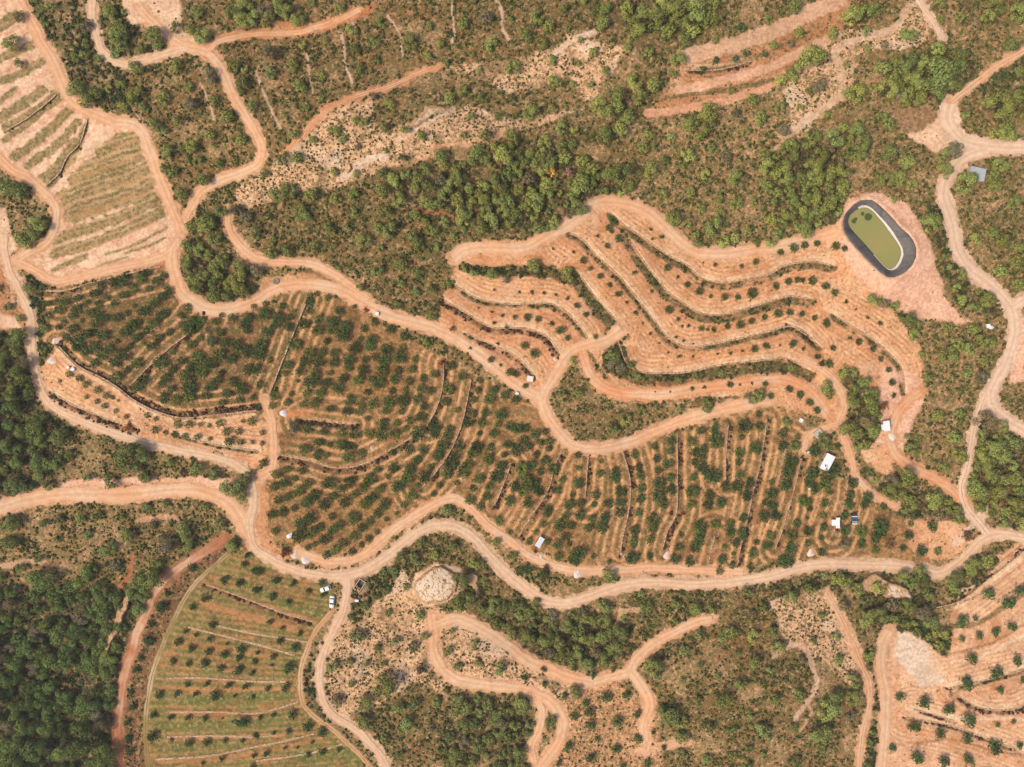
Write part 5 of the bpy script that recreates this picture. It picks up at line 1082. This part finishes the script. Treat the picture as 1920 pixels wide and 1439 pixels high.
# --- sheds
def corrugated(bm, L, Wd, h0, h1, pitch=.35, over=.15):
    """mono-pitch sheet with ribs running along y; slopes from h0 at -x to h1 at +x"""
    hl = L / 2 + over; hw = Wd / 2 + over; ny_ = max(4, int(2 * hw / pitch) * 2); vs = []
    for i in range(ny_ + 1):
        y = -hw + 2 * hw * i / ny_; dz = .035 * (i % 2); vs.append([bm.verts.new((x, y, h + dz)) for x, h in ((-hl, h0), (hl, h1))])
    for a_, b_ in zip(vs[:-1], vs[1:]): bm.faces.new((a_[0], a_[1], b_[1], b_[0]))
    g = bmesh.ops.extrude_face_region(bm, geom=bm.faces[:]); bmesh.ops.translate(bm, verts=[e for e in g['geom'] if isinstance(e, bmesh.types.BMVert)], vec=(0, 0, .05))
def shed(name, label, u, v, ax, L, Wd, h, roofm, wallm, wings=()):
    r = root(name, label, 'shed', u, v, ax, h); bm = bmesh.new(); box(bm, -L / 2, L / 2, -Wd / 2, Wd / 2, -.5, h - .22)
    for (a0, a1, b0, b1) in wings: box(bm, a0, a1, b0, b1, -.5, h - .45)
    bmobj('wall', bm, wallm, r); bm = bmesh.new(); corrugated(bm, L, Wd, h, h - .18); bmobj('roof', bm, roofm, r)
    for (a0, a1, b0, b1) in wings:
        bm = bmesh.new(); corrugated(bm, a1 - a0, b1 - b0, h - .22, h - .32, over=.1); bmesh.ops.translate(bm, verts=bm.verts[:], vec=((a0 + a1) / 2, (b0 + b1) / 2, 0)); bmobj('roof', bm, roofm, r)
    d = bmobj('door', one(box, -.45, .45, -Wd / 2 - .05, -Wd / 2 + .01, 0, 1.95, .01), flat((120, 110, 100), .7), r); bmobj('handle', one(box, .30, .36, -Wd / 2 - .1, -Wd / 2 - .05, .95, 1.1), STEEL, d)
    return r
ROOFW = flat((254, 252, 252), .5, 0, .05, 'white_sheet'); ROOFB = flat((196, 200, 204), .5, 0, .15, 'blue_grey_sheet'); PLAST = flat((220, 190, 160), .9, 0, .2)
shed('shed', 'long shed with bright white sheet roof among the lower right orchard trees', 1551.8, 867.5, (-14, 27.5), 6.0, 3.1, 2.5, ROOFW, PLAST)
shed('shed', 'white-roofed hut with notched outline beside a white oval heap', 1663, 799, (2.2, 18), 3.5, 2.1, 2.4, ROOFW, PLAST, wings=((-.6, 1.3, -1.95, -1.05),))
shed('shed', 'small white hut of two joined blocks between lower right orchard rows', 1571.6, 981, (0, 18), 3.7, 1.1, 2.1, ROOFW, PLAST, wings=((-1.1, 1.0, -2.2, -.55),))
shed('shed', 'blue-grey roofed shed half under a pine by the gravel road', 1833.5, 326, (28, 5.5), 5.5, 4.4, 2.6, ROOFB, PLAST)
# --- cistern with slab lid
r = root('cistern', 'square concrete cistern with flat slab lid at the end of the earth spur', 'cistern', 1535.5, 813, (12, -9.5), 1.0)
bmobj('wall', one(box, -1.55, 1.55, -1.3, 1.3, -.6, 1.0, .03), CONC, r); bmobj('lid', one(box, -1.65, 1.25, -1.4, 1.05, 1.003, 1.16, .03), flat((206, 194, 174), .9, 0, .25), r)
bmobj('hatch', one(box, -.2, .5, -.2, .45, 1.163, 1.22, .01), STEEL, r)
# --- open tank by the junction
r = root('water_tank', 'open rectangular concrete tank with dark inside beside the road junction', 'tank', 673.7, 1098.5, (-13, 19), 0.2)
bm = bmesh.new(); hl, hw = 2.45, 1.42
for a in ((-hl, -hl + .28, -hw, hw), (-hl + .28, hl, hw - .28, hw), (-hl + .28, hl, -hw, -hw + .28)): box(bm, *a, -2.4, .45, .02)
bmobj('wall', bm, CONC, r); bmobj('tank_floor', one(box, -hl + .3, 1.0, -hw + .3, hw - .3, -2.4, -1.7), flat((58, 56, 44), .4, 0, .2), r)
bm = bmesh.new(); rg = random.Random(5)
for i in range(26):
    s = rg.uniform(.12, .34); x, y = rg.uniform(.7, 2.3), rg.uniform(-1.0, 1.0); z = -.5 + .6 * (x - .7) / 1.6; box(bm, x - s, x + s, y - s, y + s * .8, z - 1.6, z + s, .05)
bmobj('rubble', bm, flat((196, 158, 118), .95, 0, .3), r)
# --- white boxes and drums
def crate(name, label, cat, u, v, ax, L, Wd, h, m=WHITE, lid=True):
    r = root(name, label, cat, u, v, ax, h); bmobj('body', one(box, -L / 2, L / 2, -Wd / 2, Wd / 2, -.3, h, .04), m, r)
    if lid: bmobj('lid', one(box, -L / 2 - .04, L / 2 + .04, -Wd / 2 - .04, Wd / 2 + .04, h + .003, h + .09, .02), m, r)
    return r
crate('utility_box', 'small white rectangular box just below the open concrete tank', 'box', 668.7, 1126.8, (7, .4), 1.4, .8, .9, flat((250, 232, 228), .5, 0, .05))
crate('utility_box', 'small white box beside the rust red bush on the slope road', 'box', 707, 588.5, (6, 1), 1.2, 1.1, .9)
crate('well_house', 'white cube-shaped well housing beside the earth road junction', 'well house', 994, 710.5, (12, 2), 2.3, 2.0, 1.4, flat((250, 234, 224), .6, 0, .08))
crate('utility_box', 'tiny white cube at the top of an orchard row by the junction', 'box', 969.3, 738.8, (5, 2.2), 1.15, 1.15, .9)
crate('utility_box', 'small white square box on orange earth above the concrete cistern', 'box', 1502.6, 788.6, (5, 3.4), 1.3, 1.25, .9)
crate('utility_box', 'tiny white box under trees left of the white-roofed shed', 'box', 1517, 848.5, (5, 3), 1.0, .9, .8)
crate('utility_box', 'tiny pale box among trees below the white-roofed shed', 'box', 1518.8, 917, (4, 1), .9, .8, .7)
for (u, v, nm) in ((127, 689.2, 'small round white drum, left of the adjoining pair'), (135.8, 692.8, 'larger round white drum, right of the adjoining pair')):
    r = root('drum', nm, 'drum', u, v, (1, 0), 1.0, 'white drums below the white oval heaps'); rr_ = .55 if u < 130 else .75
    bmobj('body', one(cyl, (0, 0, .45), (0, 0, 1), rr_, 1.1, 20), WHITE, r); bmobj('lid', one(cyl, (0, 0, 1.05), (0, 0, 1), rr_ * .92, .08, 20), flat((236, 240, 250), .4), r)
r = root('stone_well', 'round grey stone well ring above the slope road', 'well', 517, 527.5, (1, 0), .4); bm = bmesh.new()
for k in range(14):
    a = k * 6.2832 / 14; s = .26; x, y = .95 * math.cos(a), .95 * math.sin(a); box(bm, x - s, x + s, y - s, y + s, -.3, .5 + .1 * math.sin(k * 3), .06)
bmobj('stone_ring', bm, flat((176, 160, 142), .95, 0, .3), r); bmobj('cover', one(cyl, (0, 0, .25), (0, 0, 1), .78, .12, 16), flat((140, 130, 118), .8), r)
# --- box trailer with drawbar
r = root('box_trailer', 'white oblong box trailer with drawbar at the orchard edge above the main road', 'trailer', 1012.3, 1017, (10.5, -17.5), 1.6)
bmobj('body', one(box, -2.0, 2.0, -.95, .95, .55, 1.9, .05), WHITE, r)
bm = bmesh.new(); box(bm, -1.85, 1.85, -.62, .62, 1.903, 1.96, .02); bmobj('roof', bm, flat((226, 228, 244), .5, 0, .05), r)
for s in (-1, 1): bmobj('wheel', one(cyl, (.1, s * .9, .33), (0, 1, 0), .33, .22), RUBBER, r)
bm = bmesh.new(); box(bm, -3.5, -1.95, -.07, .07, .45, .58); box(bm, -3.7, -3.4, -.16, .16, .35, .75, .03); bmobj('drawbar', bm, BLACK, r)
# --- blue flat-bed cart
r = root('farm_cart', 'dark blue farm cart with white cross bars between orchard rows', 'cart', 1602, 973.5, (0, -21), .9)
bmobj('bed', one(box, -2.0, 1.2, -.95, .95, .55, .72, .02), flat((52, 92, 116), .5, 0, .1), r)
bm = bmesh.new()
for s in (-1, 1): box(bm, -2.0, 1.2, s * .95 - .04, s * .95 + .04, .723, 1.15, .01)
bmobj('side_board', bm, flat((40, 100, 132), .5, 0, .1), r)
for x, w in ((-1.75, .38), (-1.05, .22), (.95, .34)): bmobj('cross_bar', one(box, x - w / 2, x + w / 2, -1.0, 1.0, 1.153, 1.22, .01), WHITE, r)
bmobj('cab', one(box, 1.25, 2.3, -.8, .8, .4, 1.35, .06), BLACK, r)
for x in (-1.3, 1.6):
    for s in (-1, 1): bmobj('wheel', one(cyl, (x, s * .92, .34), (0, 1, 0), .34, .24), RUBBER, r)
# --- draped sheets
def sheet(label, u, v, pts, h, m=WHITE):
    z = float(hs(u, v)); bm = bmesh.new(); x0_, y0_ = map(float, wpos(u, v, z + h)); c = Vector((0, 0, h)); top = []; bot = []
    for a_, b_, hh_ in pts:
        x, y = map(float, wpos(a_, b_, z + h)); top.append(bm.verts.new((x - x0_, y - y0_, hh_))); bot.append(bm.verts.new((x - x0_, y - y0_, -.3)))
    cv_ = bm.verts.new(c)
    for i in range(len(pts)): j = (i + 1) % len(pts); bm.faces.new((top[i], top[j], cv_)); bm.faces.new((bot[i], bot[j], top[j], top[i]))
    bmobj('tarpaulin', bm, m, None, loc=(x0_, y0_, z), label=label, cat='tarpaulin')
sheet('white tarpaulin over a load at the end of the lower orchard row', 542, 1005.5, [(535, 1006, .7), (541, 1002, 1.1), (548.3, 998.8, .9), (546.5, 1004, 1.0), (546, 1008.2, .8), (538.5, 1011.5, .5)], 1.4)
sheet('crumpled white tarpaulin heap beside the gravel road bend', 1858.5, 612.5, [(1852.5, 608, .6), (1857, 607.5, .9), (1861, 609.5, .5), (1862.5, 610.5, .9), (1866, 614, .7), (1862.5, 618, .6), (1857, 616, .5), (1852.5, 614.5, .7)], 1.3)
# --- heaps
def heap(name, label, u, v, rx, ry, ang, h, rgb, seed=1, group=None, tail=None):
    g = np.random.default_rng(seed); z = float(hs(u, v)); x0_, y0_ = map(float, wpos(u, v, z + h * .4)); na, nrr = 34, 10; h = h * .6; V_ = []; lobes = 1 + .10 * np.cos(np.arange(na) * 6.2832 / na * 3 + seed) + g.normal(0, .025, na)
    for i in range(nrr + 1):
        t = i / nrr
        for k in range(na):
            a = k * 6.2832 / na; q = lobes[k]
            if tail: q *= 1 + .7 * max(0, math.cos(a - math.atan2(-tail[1], tail[0]) + math.radians(ang))) ** 14
            x, y = t * q * rx * S * math.cos(a), t * q * ry * S * math.sin(a); zz_ = h * (1 - t * t) ** 1.1 + (g.normal(0, .035) if 0 < t < 1 else 0) - (.12 if t == 1 else 0)
            ca, sa = math.cos(math.radians(-ang)), math.sin(math.radians(-ang)); V_.append((x * ca - y * sa, x * sa + y * ca, zz_))
    ii = np.arange((nrr + 1) * na).reshape(nrr + 1, na); nx_ = np.roll(ii, -1, 1); Fq = np.concatenate([np.stack([ii[a], ii[a + 1], nx_[a + 1], nx_[a]], 1) for a in range(nrr)])
    m = flat(rgb, .95, 0, .10); me = mesh_np(name, np.array(V_), Fq, m, False); obj(name, me, loc=(x0_, y0_, z), label=label, cat='heap', group=group)
PW = (252, 226, 216)
heap('gravel_heap', 'white oval heap tilted beside the left road, upper of two', 103.3, 640, 10, 6.5, -32, .9, PW, 1)
heap('gravel_heap', 'white round-edged heap beside the left road, lower of two', 96.6, 676.5, 9.4, 7, 0, .9, PW, 2)
heap('gravel_heap', 'round white heap at the head of the straight orchard lane', 531.3, 775, 7.8, 7, 0, 1.2, (254, 236, 232), 3)
heap('gravel_heap', 'white teardrop heap left of a pair above the road junction', 552, 1043, 7.5, 5.2, 0, .8, PW, 4, tail=(.2, -1))
heap('gravel_heap', 'larger white heap right of a pair above the road junction', 572.5, 1051, 9.4, 8, 20, 1.0, PW, 5)
heap('gravel_heap', 'white teardrop heap on the bend above the main road', 1082.5, 1078, 8, 7.5, 0, 1.0, PW, 6, tail=(.35, -1))
heap('gravel_heap', 'pale triangular heap on the headland below the white hut', 1520.5, 1039, 7.5, 6.2, 0, .9, PW, 7, tail=(.02, -1))
heap('gravel_heap', 'pinkish white heap among the lowest central orchard trees', 1251, 1042.5, 6, 8.5, 18, .9, (254, 214, 208), 8)
heap('gravel_heap', 'white oval heap touching the notched white-roofed hut', 1674, 819.5, 8.5, 7, 35, 1.0, (254, 232, 216), 9)
heap('gravel_heap', 'small pale grey heap in the orchard clearing', 697.5, 840, 3.8, 4.8, 10, .6, (226, 212, 202), 10)
heap('gravel_heap', 'small pale grey heap below the white box trailer', 1015, 1043.5, 4, 5.5, 10, .6, (226, 220, 204), 11)
heap('gravel_heap', 'small white rubble heap left of the earth road junction', 1042, 674, 5, 3.6, 15, .6, (248, 222, 208), 12)
heap('gravel_heap', 'tiny white rubble heap left of a large tree on the headland', 1164, 1039, 3.4, 4, 0, .5, (250, 214, 210), 13)
heap('gravel_heap', 'tiny beige rubble heap touching a large tree on the headland', 1170.5, 1043.5, 3.6, 3.4, 0, .5, (214, 186, 150), 14)
heap('earth_patch', 'orange sand heap beside the round white heap', 553, 775.5, 11, 5, 5, .35, (226, 148, 88), 15)
# --- grey stones by the main road
gs = bmesh.new(); rg = random.Random(9)
u0, v0 = 1209.5, 1073.5; z0 = float(hs(u0, v0)); xx0, yy0 = map(float, wpos(u0, v0, z0))
for i in range(26):
    t = rg.uniform(-1, 1); x = t * 1.1 + rg.uniform(-.3, .3); y = -t * .9 + rg.uniform(-.45, .45); s = rg.uniform(.12, .3)
    mt_ = Matrix.Translation((x, y, s * .4)) @ Matrix.Rotation(rg.uniform(0, 6), 4, 'Z') @ Matrix.Diagonal((s, s * rg.uniform(.6, 1), s * .6, 1)); bmesh.ops.create_icosphere(gs, subdivisions=1, radius=1, matrix=mt_)
bmobj('stone_pile', gs, flat((176, 166, 150), .95, 0, .3), None, loc=(xx0, yy0, z0), label='loose pile of grey stones beside the lower main road', cat='stone pile')

# --- rock outcrops
mrk, n_, l_, b_ = mat("limestone", .92); pp = geo(n_); f = noise(n_, l_, .35, 5, .65, pp); f2 = noise(n_, l_, 1.6, 4, .6, pp); wv = n_.new('ShaderNodeTexWave'); wv.inputs['Scale'].default_value = .28; wv.inputs['Distortion'].default_value = 6; l_.new(pp, wv.inputs['Vector'])
tp = attr(n_, 'top').outputs['Fac']
c = mixc(n_, l_, C3(206, 162, 120), C3(240, 210, 182), ramp(n_, l_, mth(n_, l_, 'ADD', tp, mth(n_, l_, 'MULTIPLY', mth(n_, l_, 'SUBTRACT', f, .5), .9)), .45, .65))
c = mixc(n_, l_, c, C3(176, 140, 108), mth(n_, l_, 'MULTIPLY', ramp(n_, l_, f2, .58, .7), .6))
l_.new(c, b_.inputs['Base Color']); bump(n_, l_, b_, mth(n_, l_, 'ADD', f, f2), .35, .3)
def rock(label, pts, h, pale, seed, name='rock_outcrop'):
    """broken limestone outcrop: a fine height field cut to an irregular outline"""
    p = np.array(pts, float); c_ = p.mean(0); st_ = 1.1; x1, y1 = p.min(0) - 6; x2, y2 = p.max(0) + 6
    U_, V2 = np.meshgrid(np.arange(x1, x2, st_), np.arange(y1, y2, st_)); Uw = U_ + 9 * vnoise(U_, V2, 14, seed, 4); Vw = V2 + 9 * vnoise(U_, V2, 14, seed + 50, 4)
    ins = np.zeros(U_.shape, bool); d = np.full(U_.shape, 99.)
    for i in range(len(p)):
        (ax, ay), (bx, by) = p[i], p[(i + 1) % len(p)]
        if ay != by: ins ^= ((ay > Vw) != (by > Vw)) & (Uw < (bx - ax) * (Vw - ay) / (by - ay) + ax)
        dx, dy = bx - ax, by - ay; t = np.clip(((Uw - ax) * dx + (Vw - ay) * dy) / (dx * dx + dy * dy + 1e-9), 0, 1); d = np.minimum(d, np.hypot(Uw - ax - t * dx, Vw - ay - t * dy))
    sd = np.where(ins, d, -d); rdg = 1 - np.abs(vnoise(U_, V2, 13, seed + 7, 3)) * 4; stp = np.round((vnoise(U_, V2, 22, seed + 9, 2) + .5) * 4) / 4
    hh_ = h * np.clip(sd / 4 + .2, -.5, 1) * (.7 + .3 * stp + .05 * rdg) + .05 * vnoise(U_, V2, 3, seed + 3, 2); crack = np.abs(vnoise(U_ + 30, V2, 10, seed + 11, 3)) < .022; hh_ -= crack * .22 * (sd > 2)
    z = samp(Hs, U_, V2) + hh_; X, Y = wpos(U_, V2, z); x0_, y0_ = map(float, wpos(c_[0], c_[1], float(hs(*c_)))); z0_ = float(hs(*c_))
    ok = sd > -2.0; keep = ok[:-1, :-1] & ok[1:, :-1] & ok[1:, 1:] & ok[:-1, 1:]; ii = np.arange(U_.size).reshape(U_.shape)
    Fq = np.stack([ii[:-1, :-1], ii[1:, :-1], ii[1:, 1:], ii[:-1, 1:]], -1)[keep]; used, inv = np.unique(Fq, return_inverse=True); Fq = inv.reshape(-1, 4)
    top = np.clip(sd / 7, 0, 1) * pale * (.75 + .9 * (vnoise(U_, V2, 20, seed + 21, 3) + .3)) - crack * .3
    Vv = np.stack([X - x0_, Y - y0_, z - z0_], -1).reshape(-1, 3)[used]
    obj(name, mesh_np(name, Vv, Fq, mrk, False, {'top': ('FLOAT', top.ravel()[used])}), loc=(x0_, y0_, z0_), label=label, cat='rock')
rock('large pale bare rock with flat top and small bushes beside the lower centre road bend', P("792,1075 815,1062 830,1060 850,1072 862,1078 858,1092 855,1112 840,1122 820,1132 800,1133 785,1122 776,1105 780,1090"), 1.3, .75, 21)
rock('narrow brown rock spur right of the large pale rock', P("866,1080 885,1074 895,1080 901,1110 896,1118 886,1100 872,1092"), 1.6, .2, 22)
rock('tan rock slab under a tree below the main road at the right', P("1609,1098 1622,1082 1640,1073 1655,1080 1668,1090 1660,1105 1645,1118 1632,1112 1618,1106"), 2.2, .45, 23)
rock('pale broken rock right of the tan slab below the main road', P("1664,1090 1685,1095 1705,1104 1712,1118 1708,1128 1690,1125 1676,1128 1655,1118"), 2.0, .55, 24)
rock('long grey cliff edge in the bottom left forest', P("247,1112 242,1135 230,1160 220,1190 205,1215 192,1242 184,1240 196,1212 206,1185 214,1160 226,1135 236,1112"), 2.4, .35, 25)
rock('pale ledge of rock above the lower centre pines', P("1162,1138 1185,1137 1205,1130 1212,1140 1195,1148 1178,1150 1162,1170 1152,1172 1160,1155"), 1.2, .45, 26)
0 and rock('bright white bare rock slab beside the lower right lane', P("1682,1186 1714,1187 1722,1200 1738,1210 1740,1240 1742,1265 1768,1268 1776,1284 1745,1280 1725,1288 1706,1262 1688,1244 1678,1225"), .5, 1.1, 27)
0 and rock('bare tan rock slope below the white-roofed huts', P("1610,835 1640,832 1665,848 1674,870 1672,892 1660,898 1640,885 1622,870 1612,850"), .7, .35, 28)
rock('pale grey rock rib crossing the upper left scrub slope', P("800,200 830,197 842,205 815,218 780,240 760,245 775,225"), .7, .6, 29)
rock('small grey boulder on the pale upper left slope', P("648,308 657,306 661,318 654,325 647,318"), .9, .7, 30)
0 and rock('pale broken rocks beside the striped left field', P("160,205 190,208 224,216 222,224 190,218 170,216"), .5, .8, 31)
# --- loose pale stones
st_i = []; lam = (ROCKY > .3) * 1.0 + .0; j, i = np.nonzero((RNG.random((NY, NX)) < .012 * lam)); 
for a, b in zip(GX[i], GY[j]): st_i.append((a, b, random.uniform(.8, 2.0)))
sp = np.array(smooth(ROADS[18][4], 2))
for q in sp:
    for s in (-1, 1):
        if random.random() < .8: st_i.append((q[0] + s * random.uniform(5, 8), q[1] + random.uniform(-2, 2), random.uniform(.8, 2.0)))
b0 = bmesh.new(); bmesh.ops.create_icosphere(b0, subdivisions=1, radius=1); TV = np.array([v.co[:] for v in b0.verts]); TF = np.array([[v.index for v in f.verts] for f in b0.faces]); b0.free()
Vs, Fs = [], []
for q, (u, v, r_) in enumerate(st_i):
    z = float(hs(u, v)); x, y = wpos(u, v, z); s = r_ * S; g = np.random.default_rng(q); sc3 = s * g.uniform(.6, 1.2, 3) * np.array([1, 1, .6]); a = g.uniform(0, 6.28); vv_ = TV * sc3 * g.uniform(.8, 1.15, (len(TV), 1))
    Vs.append(np.stack([vv_[:, 0] * math.cos(a) - vv_[:, 1] * math.sin(a) + float(x), vv_[:, 0] * math.sin(a) + vv_[:, 1] * math.cos(a) + float(y), vv_[:, 2] + z + s * .1], 1)); Fs.append(TF + q * len(TV))
obj('loose_stones', mesh_np('loose_stones', np.concatenate(Vs), np.concatenate(Fs), flat((232, 206, 184), .95, 0, .25)), label='pale loose stones strewn over the bare scrub slopes', cat='stones', kind='stuff')
print('pines', len(pines), 'orch', len(ORCH), 'young', len(YOUNG), 'olive', len(OLIVE), 'shrubs', N_SHRUBS, 'objects', len(bpy.data.objects))

# ---------------------------------------------------------------- the hazy air
lo_z = float(min(hh.min(), H.min())) - 1.0
hb = bmesh.new(); R_ = 1500.0; box(hb, -R_, R_, -R_, R_, lo_z - 1, HC + 6)
mh = bpy.data.materials.new('haze_air'); mh.use_nodes = True; nh = mh.node_tree.nodes; nh.remove(nh['Principled BSDF'])
pv = nh.new('ShaderNodeVolumePrincipled'); pv.inputs['Color'].default_value = (.95, .93, .90, 1); pv.inputs['Density'].default_value = 0.0001; pv.inputs['Anisotropy'].default_value = 0.1
mh.node_tree.links.new(pv.outputs[0], nh['Material Output'].inputs['Volume'])
bmobj('haze', hb, mh, None, label='thin pale haze over the whole hillside', cat='haze', kind='stuff')
